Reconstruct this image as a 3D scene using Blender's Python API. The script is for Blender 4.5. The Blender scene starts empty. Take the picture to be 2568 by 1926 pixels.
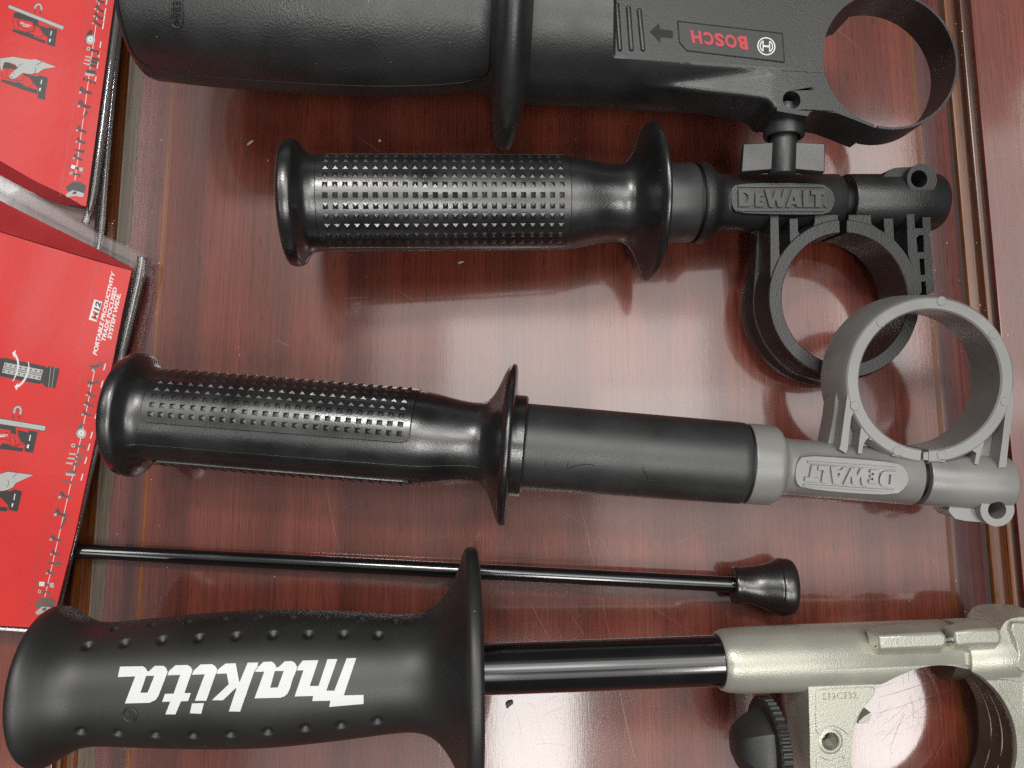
import bpy, bmesh, math, random
from math import sin, cos, pi, radians, sqrt, atan2, hypot
from mathutils import Vector as V
from mathutils.geometry import tessellate_polygon

random.seed(11)
S = 0.001                       # everything below is worked out in millimetres
scn = bpy.context.scene
COL = scn.collection

# ------------------------------------------------------------------ camera model (photo measured at 2568 x 1926)
FP, CX, CY, CH = 1900.0, 1284.0, 963.0, 282.0
TH = radians(7.93)
CT, ST = cos(TH), sin(TH)
CAM = V((0, 0, CH))


def ray(px, py):
    u, v = px - CX, py - CY
    return V((u, -v * CT + ST * FP, -v * ST - CT * FP))


def P(px, py, z=0.0):
    d = ray(px, py)
    t = (z - CH) / d.z
    return V((d.x * t, d.y * t, z))


def depth(p):
    q = p - CAM
    return q.y * ST - q.z * CT


def proj(p):
    q = p - CAM
    D = q.y * ST - q.z * CT
    return CX + FP * q.x / D, CY - FP * (q.y * CT + q.z * ST) / D


def tile(c, r):
    ox, oy = c * 640, r * 480
    k = 640 / 2185 if r == 3 else 640 / 2212
    return lambda x, y: (ox + k * x, oy + k * y)


def win(x0, y0, w):
    k = w / 2212
    return lambda x, y: (x0 + k * x, y0 + k * y)


class Fr:
    """local frame of a thing: u along its axis, v sideways, w up out of the table"""

    def __init__(s, a, b, roll=0.0, o=None):
        s.o = (o or b).copy()
        s.ex = (b - a).normalized()
        z0 = V((0, 0, 1))
        z0 = (z0 - s.ex * z0.dot(s.ex)).normalized()
        y0 = z0.cross(s.ex)
        s.ez = z0 * cos(roll) - y0 * sin(roll)      # roll > 0 tips the top towards -v
        s.ey = s.ez.cross(s.ex)

    def w(s, u, v, w):
        return s.o + s.ex * u + s.ey * v + s.ez * w

    def loc(s, p):
        q = p - s.o
        return q.dot(s.ex), q.dot(s.ey), q.dot(s.ez)

    def hit(s, px, py, w):
        d = ray(px, py)
        n = s.ez
        t = (s.o + n * w - CAM).dot(n) / d.dot(n)
        a = s.loc(CAM + d * t)
        return a[0], a[1]

    def hits(s, pts, w):
        return [s.hit(x, y, w) for x, y in pts]

    def ux(s, px):
        lo, hi = -400.0, 400.0
        for _ in range(60):
            m = (lo + hi) / 2
            if proj(s.w(m, 0, 0))[0] < px:
                lo = m
            else:
                hi = m
        return (lo + hi) / 2

    def prof(s, pts):
        out = []
        for x, h in pts:
            u = s.ux(x)
            D = depth(s.w(u, 0, 0))
            out.append((u, h * D / FP / sqrt(1 + (h / FP) ** 2)))
        return out

    def chit(s, px, py, rf):
        d = ray(px, py)
        c0, c1 = s.loc(CAM), None
        dx, dy, dz = d.dot(s.ex), d.dot(s.ey), d.dot(s.ez)
        u = s.ux(px)
        for _ in range(8):
            r = rf(u)
            A = dy * dy + dz * dz
            B = c0[1] * dy + c0[2] * dz
            Cc = c0[1] ** 2 + c0[2] ** 2 - r * r
            disc = B * B - A * Cc
            t = (-B - sqrt(max(disc, 0))) / A
            u = c0[0] + dx * t
        return u, atan2(c0[1] + dy * t, c0[2] + dz * t)


WF = Fr(V((-1, 0, 0)), V((0, 0, 0)))     # world frame: u = x, v = y, w = z


def chaikin(pts, n=2):
    for _ in range(n):
        q = [pts[0]]
        for a, b in zip(pts, pts[1:]):
            q.append((a[0] * .75 + b[0] * .25, a[1] * .75 + b[1] * .25))
            q.append((a[0] * .25 + b[0] * .75, a[1] * .25 + b[1] * .75))
        q.append(pts[-1])
        pts = q
    return pts


def chaikin_loop(pts, n=2):
    for _ in range(n):
        q = []
        for i, a in enumerate(pts):
            b = pts[(i + 1) % len(pts)]
            q.append((a[0] * .75 + b[0] * .25, a[1] * .75 + b[1] * .25))
            q.append((a[0] * .25 + b[0] * .75, a[1] * .25 + b[1] * .75))
        pts = q
    return pts


def interp(pts):
    pts = sorted(pts)

    def f(u):
        if u <= pts[0][0]:
            return pts[0][1]
        for a, b in zip(pts, pts[1:]):
            if u <= b[0]:
                t = (u - a[0]) / max(b[0] - a[0], 1e-9)
                return a[1] + (b[1] - a[1]) * t
        return pts[-1][1]
    return f


def circ(c, r, n=72, a0=0, a1=2 * pi, end=False):
    m = n if not end else n + 1
    return [(c[0] + r * cos(a0 + (a1 - a0) * i / n), c[1] + r * sin(a0 + (a1 - a0) * i / n)) for i in range(m)]


def tess(outline, holes=()):
    loops = [[V((x, y, 0)) for x, y in outline]] + [[V((x, y, 0)) for x, y in h] for h in holes]
    flat = [(p.x, p.y) for l in loops for p in l]
    return flat, tessellate_polygon(loops)


class MB:
    def __init__(s):
        s.v, s.f = [], []

    def add(s, verts, faces):
        o = len(s.v)
        s.v += verts
        s.f += [tuple(i + o for i in f) for f in faces]
        return s

    def grid(s, rows, close_r=False, close_c=False):
        n, m = len(rows), len(rows[0])
        fs = []
        for i in range(n if close_r else n - 1):
            for j in range(m if close_c else m - 1):
                a, b = i, (i + 1) % n
                c, d = j, (j + 1) % m
                fs.append((a * m + c, a * m + d, b * m + d, b * m + c))
        return s.add([p for r in rows for p in r], fs)

    def lathe(s, F, prof, n=96, disp=None, caps=True):
        rows = []
        for u, r in prof:
            row = []
            for k in range(n):
                a = 2 * pi * k / n
                rr = r + (disp(u, a) if disp else 0)
                row.append(F.w(u, rr * sin(a), rr * cos(a)))
            rows.append(row)
        o = len(s.v)
        s.grid(rows, close_c=True)
        if caps:
            m = len(prof)
            s.f.append(tuple(o + k for k in range(n)))
            s.f.append(tuple(o + (m - 1) * n + k for k in reversed(range(n))))
        return s

    def prism(s, F, outline, w0, w1, holes=(), grow=0.0):
        flat, tris = tess(outline, holes)
        n = len(flat)
        if grow:
            cx = sum(p[0] for p in outline) / len(outline)
            cy = sum(p[1] for p in outline) / len(outline)
            low = []
            for i, (x, y) in enumerate(flat):
                if i < len(outline):
                    L = hypot(x - cx, y - cy)
                    low.append((x + (x - cx) / L * grow, y + (y - cy) / L * grow))
                else:
                    low.append((x, y))
        else:
            low = flat
        vs = [F.w(x, y, w1) for x, y in flat] + [F.w(x, y, w0) for x, y in low]
        fs = [tuple(t) for t in tris] + [tuple(i + n for i in reversed(t)) for t in tris]
        o = 0
        for l in [outline] + list(holes):
            m = len(l)
            for i in range(m):
                a, b = o + i, o + (i + 1) % m
                fs.append((a, b, b + n, a + n))
            o += m
        return s.add(vs, fs)

    def slab(s, pts, faces, mapf, h0, h1):
        """flat marks: mapped top at height h1, walls down to h0"""
        n = len(pts)
        cnt = {}
        for f in faces:
            for i in range(len(f)):
                e = (f[i], f[(i + 1) % len(f)])
                k = tuple(sorted(e))
                cnt[k] = cnt.get(k, []) + [e]
        vs = [mapf(x, y, h1) for x, y in pts] + [mapf(x, y, h0) for x, y in pts]
        fs = [tuple(f) for f in faces]
        for k, l in cnt.items():
            if len(l) == 1:
                a, b = l[0]
                fs.append((b, a, a + n, b + n))
        return s.add(vs, fs)

    def tube(s, pts, r, n=10, closed=False):
        rows = []
        N = len(pts)
        prev = None
        for i, p in enumerate(pts):
            a = pts[(i - 1) % N] if (closed or i > 0) else p
            b = pts[(i + 1) % N] if (closed or i < N - 1) else p
            t = (b - a).normalized()
            ref = prev if prev else (V((0, 0, 1)) if abs(t.z) < .9 else V((1, 0, 0)))
            x = (ref - t * ref.dot(t)).normalized()
            prev = x
            y = t.cross(x)
            rr = r[i] if isinstance(r, (list, tuple)) else r
            rows.append([p + x * rr * cos(2 * pi * k / n) + y * rr * sin(2 * pi * k / n) for k in range(n)])
        o = len(s.v)
        s.grid(rows, close_r=closed, close_c=True)
        if not closed:
            s.f.append(tuple(o + k for k in range(n)))
            s.f.append(tuple(o + (N - 1) * n + k for k in reversed(range(n))))
        return s

    def capsule(s, a, b, r, n=10):
        d = (b - a).normalized()
        pts, rs = [], []
        for k in range(5):
            t = pi / 2 * k / 4
            pts.append(a - d * r * cos(t)); rs.append(max(r * sin(t), r * .05))
        for k in range(5):
            t = pi / 2 * (1 - k / 4)
            pts.append(b + d * r * cos(t)); rs.append(max(r * sin(t), r * .05))
        return s.tube(pts, rs, n)

    def build(s, name, mat, parent=None, sharp=35, bevel=0, label=None, kind=None, keep=False):
        base = BASE[parent.name] if parent and parent.name in BASE else V((0, 0, 0))
        me = bpy.data.meshes.new(name)
        me.from_pydata([((p - base) * S) for p in s.v], [], s.f)
        bm = bmesh.new()
        bm.from_mesh(me)
        if not keep:
            bmesh.ops.recalc_face_normals(bm, faces=bm.faces)
        for f in bm.faces:
            f.smooth = True
        bm.to_mesh(me)
        bm.free()
        me.set_sharp_from_angle(angle=radians(sharp))
        me.materials.append(mat)
        ob = bpy.data.objects.new(name, me)
        COL.objects.link(ob)
        if parent:
            ob.parent = parent
            BASE[ob.name] = base
        if bevel:
            m = ob.modifiers.new('edge', 'BEVEL')
            m.width = bevel * S
            m.segments = 2
            m.limit_method = 'ANGLE'
            m.angle_limit = radians(40)
            m.harden_normals = False
        if label:
            ob['label'] = label
        if kind:
            ob['kind'] = kind
        return ob


BASE = {}


def thing(name, base, label, cat, group=None, kind=None):
    o = bpy.data.objects.new(name, None)
    COL.objects.link(o)
    o.empty_display_size = .02
    o.location = base * S
    BASE[o.name] = base.copy()
    o['label'] = label
    if cat:
        o['category'] = cat
    if group:
        o['group'] = group
    if kind:
        o['kind'] = kind
    return o


def cut(ob, cutter_mb):
    """drill the cutter's volume out of ob, then throw the cutter away"""
    par = ob.parent
    c = cutter_mb.build('cutter', ob.data.materials[0], par)
    m = ob.modifiers.new('hole', 'BOOLEAN')
    m.operation = 'DIFFERENCE'
    m.solver = 'EXACT'
    m.use_self = True
    m.object = c
    ob.modifiers.move(len(ob.modifiers) - 1, 0)
    bev = [x for x in ob.modifiers if x.type == 'BEVEL']
    for x in bev:
        x.show_viewport = False
    bpy.context.view_layer.update()
    dg = bpy.context.evaluated_depsgraph_get()
    me = bpy.data.meshes.new_from_object(ob.evaluated_get(dg))
    ob.modifiers.remove(m)
    for x in bev:
        x.show_viewport = True
    old = ob.data
    ob.data = me
    me.name = old.name
    bpy.data.meshes.remove(old)
    bpy.data.objects.remove(c)
    for p in me.polygons:
        p.use_smooth = True
    me.set_sharp_from_angle(angle=radians(35))


def boxcut(F, u0, u1, v0, v1, w0, w1):
    return MB().prism(F, [(u0, v0), (u1, v0), (u1, v1), (u0, v1)], w0, w1)



def text(body, bold=0.0, shear=0.0, space=1.0):
    cu = bpy.data.curves.new('t', 'FONT')
    cu.body = body
    cu.offset = bold
    cu.shear = shear
    cu.space_character = space
    cu.resolution_u = 4
    ob = bpy.data.objects.new('t', cu)
    COL.objects.link(ob)
    bpy.context.view_layer.update()
    dg = bpy.context.evaluated_depsgraph_get()
    me = bpy.data.meshes.new_from_object(ob.evaluated_get(dg))
    bm = bmesh.new()
    bm.from_mesh(me)
    bmesh.ops.remove_doubles(bm, verts=bm.verts, dist=1e-5)
    bm.verts.ensure_lookup_table()
    pts = [(v.co.x, v.co.y) for v in bm.verts]
    fs = [tuple(v.index for v in f.verts) for f in bm.faces]
    bm.free()
    bpy.data.objects.remove(ob)
    bpy.data.curves.remove(cu)
    bpy.data.meshes.remove(me)
    x0, x1 = min(p[0] for p in pts), max(p[0] for p in pts)
    y0, y1 = min(p[1] for p in pts), max(p[1] for p in pts)
    return [((x - x0) / (x1 - x0), 1 - (y - y0) / (y1 - y0)) for x, y in pts], fs


def quad(c):
    """unit square (reading left-top, right-top, left-bottom, right-bottom) -> photo pixels"""
    lt, rt, lb, rb = c

    def f(x, y):
        a = (lt[0] + (rt[0] - lt[0]) * x, lt[1] + (rt[1] - lt[1]) * x)
        b = (lb[0] + (rb[0] - lb[0]) * x, lb[1] + (rb[1] - lb[1]) * x)
        return a[0] + (b[0] - a[0]) * y, a[1] + (b[1] - a[1]) * y
    return f


def onplane(F, w, q=None):
    def f(x, y, h):
        if q:
            x, y = q(x, y)
        u, v = F.hit(x, y, w)
        return F.w(u, v, w + h)
    return f


def refine(pts, tris, L):
    pts = list(pts)
    out, st = [], [tuple(t) for t in tris]
    memo = {}
    while st:
        t = st.pop()
        e = max(((hypot(pts[t[i]][0] - pts[t[(i + 1) % 3]][0], pts[t[i]][1] - pts[t[(i + 1) % 3]][1]), i) for i in range(3)))
        if e[0] <= L:
            out.append(t)
            continue
        i = e[1]
        a, b, c = t[i], t[(i + 1) % 3], t[(i + 2) % 3]
        k = (min(a, b), max(a, b))
        if k not in memo:
            memo[k] = len(pts)
            pts.append(((pts[a][0] + pts[b][0]) / 2, (pts[a][1] + pts[b][1]) / 2))
        m = memo[k]
        st += [(a, m, c), (m, b, c)]
    return pts, out


# ------------------------------------------------------------------ materials
def _mat(name):
    m = bpy.data.materials.new(name)
    m.use_nodes = True
    nt = m.node_tree
    b = nt.nodes['Principled BSDF']
    return m, nt, b


def N(nt, t, **kw):
    n = nt.nodes.new(t)
    for k, v in kw.items():
        if k in n.inputs:
            n.inputs[k].default_value = v
        else:
            setattr(n, k, v)
    return n


def ramp(nt, stops):
    r = nt.nodes.new('ShaderNodeValToRGB')
    e = r.color_ramp.elements
    while len(e) < len(stops):
        e.new(.5)
    for el, (p, c) in zip(e, stops):
        el.position = p
        el.color = (c + (1,)) if len(c) == 3 else c
    return r


def plastic(name, col, rough=.45, bump=.3, scale=1600, coat=0, metal=0, var=.25, spec=1.0, dist=.0001, smudge=.08, ior=1.5, dust=0):
    m, nt, b = _mat(name)
    L = nt.links
    tc = N(nt, 'ShaderNodeTexCoord')
    n1 = N(nt, 'ShaderNodeTexNoise', Scale=scale, Detail=2.0)
    L.new(tc.outputs['Object'], n1.inputs['Vector'])
    n2 = N(nt, 'ShaderNodeTexNoise', Scale=55.0, Detail=4.0)
    L.new(tc.outputs['Object'], n2.inputs['Vector'])
    r = ramp(nt, [(.3, tuple(c * (1 - var) for c in col)), (.7, tuple(min(c * (1 + var), 1) for c in col))])
    L.new(n2.outputs['Fac'], r.inputs['Fac'])
    if dust:
        vo = N(nt, 'ShaderNodeTexVoronoi', Scale=210.0)
        L.new(tc.outputs['Object'], vo.inputs['Vector'])
        lt = N(nt, 'ShaderNodeMath', operation='LESS_THAN')
        lt.inputs[1].default_value = .032
        L.new(vo.outputs['Distance'], lt.inputs[0])
        sp = N(nt, 'ShaderNodeSeparateColor')
        L.new(vo.outputs['Color'], sp.inputs[0])
        gt = N(nt, 'ShaderNodeMath', operation='GREATER_THAN')
        gt.inputs[1].default_value = 1 - dust
        L.new(sp.outputs[0], gt.inputs[0])
        an = N(nt, 'ShaderNodeMath', operation='MULTIPLY')
        L.new(lt.outputs[0], an.inputs[0])
        L.new(gt.outputs[0], an.inputs[1])
        md = N(nt, 'ShaderNodeMix', data_type='RGBA')
        L.new(an.outputs[0], md.inputs[0])
        L.new(r.outputs['Color'], md.inputs[6])
        md.inputs[7].default_value = (.5, .46, .42, 1)
        L.new(md.outputs[2], b.inputs['Base Color'])
    else:
        L.new(r.outputs['Color'], b.inputs['Base Color'])
    mr = N(nt, 'ShaderNodeMapRange')
    mr.inputs['From Min'].default_value, mr.inputs['From Max'].default_value = .3, .7
    mr.inputs['To Min'].default_value, mr.inputs['To Max'].default_value = max(rough - smudge, .03), rough + smudge
    L.new(n2.outputs['Fac'], mr.inputs['Value'])
    L.new(mr.outputs['Result'], b.inputs['Roughness'])
    b.inputs['Metallic'].default_value = metal
    b.inputs['Specular IOR Level'].default_value = spec
    b.inputs['IOR'].default_value = ior
    if coat:
        b.inputs['Coat Weight'].default_value = coat
        b.inputs['Coat Roughness'].default_value = .08
    if bump:
        bp = N(nt, 'ShaderNodeBump', Strength=bump, Distance=dist * .45)
        L.new(n1.outputs['Fac'], bp.inputs['Height'])
        L.new(bp.outputs['Normal'], b.inputs['Normal'])
    return m


def flat(name, col, rough=.5, metal=0, spec=.5):
    m, nt, b = _mat(name)
    b.inputs['Base Color'].default_value = col + (1,)
    b.inputs['Roughness'].default_value = rough
    b.inputs['Metallic'].default_value = metal
    b.inputs['Specular IOR Level'].default_value = spec
    return m


def wood(name, dark, mid, light, rough=.32, coat=1.0, crough=.085, bands=55.0, seedz=0.0, haze=.35):
    m, nt, b = _mat(name)
    L = nt.links
    tc = N(nt, 'ShaderNodeTexCoord')

    def noise(sx, sy, detail=4.0, off=0.0, dist=0.0):
        mp = N(nt, 'ShaderNodeMapping')
        mp.inputs['Scale'].default_value = (sx, sy, 1)
        mp.inputs['Location'].default_value = (off, off * 1.7, seedz)
        L.new(tc.outputs['Object'], mp.inputs['Vector'])
        n = N(nt, 'ShaderNodeTexNoise', Scale=1.0, Detail=detail, Distortion=dist)
        L.new(mp.outputs['Vector'], n.inputs['Vector'])
        return n
    band = noise(bands, 1.1, 3.0, 3.1, .4)
    fib = noise(1250, 13, 5.0, 7.7, .25)
    pore = noise(2600, 130, 2.0, 1.3)
    blot = noise(28, 17, 3.0, 9.2)
    r1 = ramp(nt, [(.32, dark), (.5, mid), (.68, light)])
    L.new(band.outputs['Fac'], r1.inputs['Fac'])
    r2 = ramp(nt, [(.36, (.70, .67, .66)), (.64, (1.22, 1.2, 1.18))])
    L.new(fib.outputs['Fac'], r2.inputs['Fac'])
    mx = N(nt, 'ShaderNodeMix', data_type='RGBA', blend_type='MULTIPLY')
    mx.inputs[0].default_value = .8
    L.new(r1.outputs['Color'], mx.inputs[6])
    L.new(r2.outputs['Color'], mx.inputs[7])
    r3 = ramp(nt, [(.32, (.30, .26, .26)), (.42, (1, 1, 1))])
    L.new(pore.outputs['Fac'], r3.inputs['Fac'])
    mx2 = N(nt, 'ShaderNodeMix', data_type='RGBA', blend_type='MULTIPLY')
    mx2.inputs[0].default_value = .75
    L.new(mx.outputs[2], mx2.inputs[6])
    L.new(r3.outputs['Color'], mx2.inputs[7])
    # dusty, rubbed film on the lacquer
    r4 = ramp(nt, [(.35, (0, 0, 0)), (.75, (1, 1, 1))])
    L.new(blot.outputs['Fac'], r4.inputs['Fac'])
    dm = N(nt, 'ShaderNodeMath', operation='MULTIPLY')
    dm.inputs[1].default_value = haze * .16
    L.new(r4.outputs['Color'], dm.inputs[0])
    mx3 = N(nt, 'ShaderNodeMix', data_type='RGBA')
    L.new(dm.outputs[0], mx3.inputs[0])
    L.new(mx2.outputs[2], mx3.inputs[6])
    mx3.inputs[7].default_value = (.42, .36, .33, 1)
    L.new(mx3.outputs[2], b.inputs['Base Color'])
    b.inputs['Roughness'].default_value = rough
    b.inputs['Coat Weight'].default_value = coat
    b.inputs['Specular IOR Level'].default_value = .35
    b.inputs['Coat IOR'].default_value = 1.62
    mr = N(nt, 'ShaderNodeMapRange')
    mr.inputs['To Min'].default_value, mr.inputs['To Max'].default_value = crough * .6, crough * 1.5
    L.new(blot.outputs['Fac'], mr.inputs['Value'])
    L.new(mr.outputs['Result'], b.inputs['Coat Roughness'])
    # fine rubbing marks and open grain break up the reflection
    rub = noise(420, 240, 5.0, 4.4, 1.5)
    ad = N(nt, 'ShaderNodeMath', operation='ADD')
    L.new(pore.outputs['Fac'], ad.inputs[0])
    L.new(rub.outputs['Fac'], ad.inputs[1])
    bp = N(nt, 'ShaderNodeBump', Strength=.5, Distance=.000008)
    L.new(ad.outputs[0], bp.inputs['Height'])
    L.new(bp.outputs['Normal'], b.inputs['Normal'])
    L.new(bp.outputs['Normal'], b.inputs['Coat Normal'])
    return m


def clear_plastic(name, tint=(.93, .92, .92), haze=.12, rough=.1, gloss=1.1, bump=.3):
    m = bpy.data.materials.new(name)
    m.use_nodes = True
    nt = m.node_tree
    nt.nodes.clear()
    L = nt.links
    out = N(nt, 'ShaderNodeOutputMaterial')
    tr = N(nt, 'ShaderNodeBsdfTransparent')
    tr.inputs['Color'].default_value = tint + (1,)
    gl = N(nt, 'ShaderNodeBsdfGlossy')
    gl.inputs['Roughness'].default_value = rough
    df = N(nt, 'ShaderNodeBsdfDiffuse')
    df.inputs['Color'].default_value = (.7, .68, .68, 1)
    fr = N(nt, 'ShaderNodeFresnel')
    fr.inputs['IOR'].default_value = 1.6
    mul = N(nt, 'ShaderNodeMath', operation='MULTIPLY_ADD', use_clamp=True)
    mul.inputs[1].default_value = gloss
    mul.inputs[2].default_value = .03
    L.new(fr.outputs[0], mul.inputs[0])
    m1 = N(nt, 'ShaderNodeMixShader')
    m1.inputs[0].default_value = haze
    L.new(tr.outputs[0], m1.inputs[1])
    L.new(df.outputs[0], m1.inputs[2])
    m2 = N(nt, 'ShaderNodeMixShader')
    L.new(mul.outputs[0], m2.inputs[0])
    L.new(m1.outputs[0], m2.inputs[1])
    L.new(gl.outputs[0], m2.inputs[2])
    tc = N(nt, 'ShaderNodeTexCoord')
    nz = N(nt, 'ShaderNodeTexNoise', Scale=90.0, Detail=3.0)
    L.new(tc.outputs['Object'], nz.inputs['Vector'])
    bp = N(nt, 'ShaderNodeBump', Strength=bump, Distance=.0005)
    L.new(nz.outputs['Fac'], bp.inputs['Height'])
    L.new(bp.outputs['Normal'], gl.inputs['Normal'])
    L.new(m2.outputs[0], out.inputs['Surface'])
    return m


M = {}
M['wood'] = wood('red_brown_veneer', (.115, .021, .013), (.175, .034, .019), (.225, .050, .028))
M['border'] = wood('dark_red_border', (.075, .02, .018), (.15, .04, .034), (.21, .06, .05), bands=90, seedz=2)
M['inlay'] = wood('orange_inlay', (.13, .035, .008), (.20, .06, .012), (.25, .085, .02), bands=300, seedz=4, haze=.1, coat=.3, crough=.3)
M['groove'] = wood('brown_groove', (.035, .010, .004), (.13, .036, .008), (.20, .065, .014), bands=420, crough=.2, coat=.45, seedz=6, haze=.05)
M['crevice'] = flat('dark_crevice', (.018, .008, .006), .5)
M['worn'] = wood('worn_bare_strip', (.07, .05, .034), (.14, .105, .07), (.22, .17, .115), rough=.6, coat=.3, crough=.3, bands=220, seedz=8)
M['blk_grain'] = plastic('grained_black_plastic', (.013, .0133, .0136), .40, 1.0, 1700, dist=.00022, dust=.22, smudge=.11)
M['blk_soft'] = plastic('soft_grip_black', (.022, .0235, .024), .42, 1.0, 1500, dist=.00030, dust=.22, smudge=.11)
M['blk_body'] = plastic('matt_black_body', (.023, .0237, .024), .43, 1.0, 1900, dist=.00018, dust=.22, smudge=.11)
M['blk_shine'] = plastic('shiny_black_plastic', (.014, .014, .0145), .275, .8, 1700, dist=.00010, ior=1.65, dust=.22, smudge=.11)
M['blk_satin'] = plastic('satin_black_rubber', (.015, .015, .0147), .48, .4, 2400, dist=.00006, smudge=.04, dust=.22)
M['blk_gloss'] = plastic('gloss_black_tube', (.008, .008, .009), .16, .1, 900, dist=.00004, coat=.6, smudge=.03)
M['charcoal'] = plastic('charcoal_collar', (.035, .036, .037), .42, .4, 2200, dist=.00008)
M['sleeve'] = plastic('matt_black_sleeve', (.025, .026, .0265), .44, .6, 1900, dist=.00010, smudge=.06, dust=.22)
M['grey'] = plastic('warm_grey_plastic', (.25, .245, .234), .36, .5, 1700, dist=.00007, var=.14)
M['champ'] = plastic('champagne_cast_metal', (.56, .552, .468), .35, .75, 2100, dist=.00019, metal=.45, var=.07)
M['bronze'] = plastic('dark_bronze_band', (.11, .092, .07), .38, .4, 1500, dist=.00008, metal=.5)
M['steel'] = flat('bright_steel', (.6, .6, .6), .25, 1.0)
M['black'] = flat('black_gap', (.006, .006, .006), .5)  # near-black stands for shade in gaps and holes; also colours marks
M['white'] = plastic('white_print', (.82, .83, .85), .45, .1, 2000, var=.02)
M['redprint'] = plastic('red_print', (.55, .02, .035), .45, .1, 2000, var=.05)
M['plate'] = plastic('smooth_black_plate', (.024, .024, .024), .5, .1, 2500, var=.1, dist=.00004)
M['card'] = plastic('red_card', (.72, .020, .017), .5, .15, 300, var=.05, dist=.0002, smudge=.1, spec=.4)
M['card_shaded'] = plastic('shaded_red_card', (.42, .03, .035), .35, .2, 300, var=.08, dist=.0002)  # card red darkened: shading of slopes and fold is in the colour
M['p_black'] = flat('printed_black', (.03, .028, .026), .4)
M['p_grey'] = flat('printed_grey', (.5, .52, .50), .4)
M['p_white'] = flat('printed_white', (.85, .85, .84), .4)
M['p_dark'] = flat('printed_dark_red', (.22, .012, .012), .4)
M['p_tool'] = plastic('printed_tool', (.10, .055, .045), .4, 0, 900, var=.8)
M['clear'] = clear_plastic('clear_plastic', (.97, .96, .96), .05)
M['rim'] = clear_plastic('clear_rolled_edge', (.95, .94, .94), .14, .07, 1.6, .04)  # white diffuse share puts the edge highlight into the colour
M['front'] = clear_plastic('clear_front_sheet', (.985, .98, .98), .01, .3, .12)
M['film'] = clear_plastic('hazy_film', (.90, .86, .87), .07, .3, .4)
M['scratch'] = flat('pale_scratch', (.29, .17, .14), .22, 0, 1.0)
M['crumb'] = plastic('pale_crumb', (.62, .50, .36), .6, 0, 900, var=.3)
M['dark_crumb'] = flat('dark_chip', (.05, .045, .04), .45)

# ================================================================== the table
Y0, Y1 = -330.0, 430.0
tab = thing('tabletop', V((0, 0, 0)), 'red brown lacquered tabletop with moulded grooves and orange inlay lines', None, kind='structure')


def strip(name, prof, mat, ny=2, wob=None, zbot=-16.0):
    mb = MB()
    rows = []
    for j in range(ny):
        y = Y0 + (Y1 - Y0) * j / (ny - 1)
        q = [(x + (wob(i, y) if wob else 0), z) for i, (x, z) in enumerate(prof)]
        row = [V((q[0][0], y, zbot))] + [V((x, y, z)) for x, z in q] + [V((q[-1][0], y, zbot))]
        rows.append(row)
    mb.grid(rows)
    return mb.build(name, mat, tab, keep=False)


def X(px, py):
    return P(px, py).x


xi0, xi1 = X(347, 1440), X(360, 1440)            # left inlay
xw0, xw1 = X(222.6, 1498), X(259, 1566)          # worn strip
xg0, xg1 = X(186, 1498), xw0                     # left groove
xl0 = X(133, 1879)                               # left lip
ri0, ri1 = X(2285, 203), X(2297, 203)            # right inlay
rd0, rd1, rb1, rl1, rc1 = X(2394, 480), X(2410, 480), X(2451, 480), X(2464, 480), X(2477, 480)
g = .01
strip('panel', [(xi1 + g, 0), (ri0 - g, 0)], M['wood'])
strip('inlay_line', [(xi0 + g, -.05), (xi1 - g, -.05)], M['inlay'])
strip('inlay_line', [(ri0 + g, -.05), (ri1 - g, -.05)], M['inlay'])
strip('border_strip', [(xw0 + .6, -.05), (xi0 - g, -.02)], M['border'])
strip('border_strip', [(ri1 + g, -.02), (rd0 - .8, 0), (rd0 - .25, -.12), (rd0 - g, -.5)], M['border'])
wobs = [random.uniform(-.5, .5) for _ in range(400)]


def wob(i, y):
    if i < 2:
        return 0
    k = (y - Y0) / 2.3
    a = int(k) % 399
    return (wobs[a] * (1 - k % 1) + wobs[a + 1] * (k % 1)) * 1.0 + .35 * sin(y * .045) + .2 * sin(y * .31)


strip('worn_strip', [(xw0 + g, -.6), (xw0 + .4, .02), (xw1 - 1.6, .05), (xw1, .05)], M['worn'], ny=330, wob=wob, zbot=-.3)
strip('groove_moulding', [(xl0 + 1.2, -.6), (xl0 + 1.7, -.1), (xg0 - .4, -.1), (xg0, -.8), (xg0 + .7, -2.2), ((xg0 + xg1) / 2, -2.5), (xg1 - 1.0, -2.0), (xg1 - .3, -2.6), (xg1 - g, -2.6)], M['groove'])
strip('crevice', [(xl0 + g, -2.2), (xl0 + 1.2 - g, -2.2)], M['crevice'])
strip('outer_panel', [(-330, 0), (xl0 - .6, 0), (xl0 - .15, -.15), (xl0 - g, -.6)], M['wood'])
strip('crevice', [(rd0 + g, -2.4), (rd1 - g, -2.4)], M['crevice'])
strip('groove_moulding', [(rd1, -2.0), (rd1 + .5, -1.2), ((rd1 + rb1) / 2 - .6, -.45), (rb1 - 1.2, -.5), (rb1 - .2, -1.1), (rb1, -.5), (rb1 + .5, -.2), (rl1 - .3, -.25), (rl1 - g, -1)], M['groove'])
strip('crevice', [(rl1 + g, -2.2), (rc1 - g, -2.2)], M['crevice'])
strip('outer_panel', [(rc1, -.7), (rc1 + .25, -.15), (rc1 + .8, 0), (420, 0)], M['wood'])

# hairline scratches rubbed into the lacquer
mb = MB()


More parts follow.
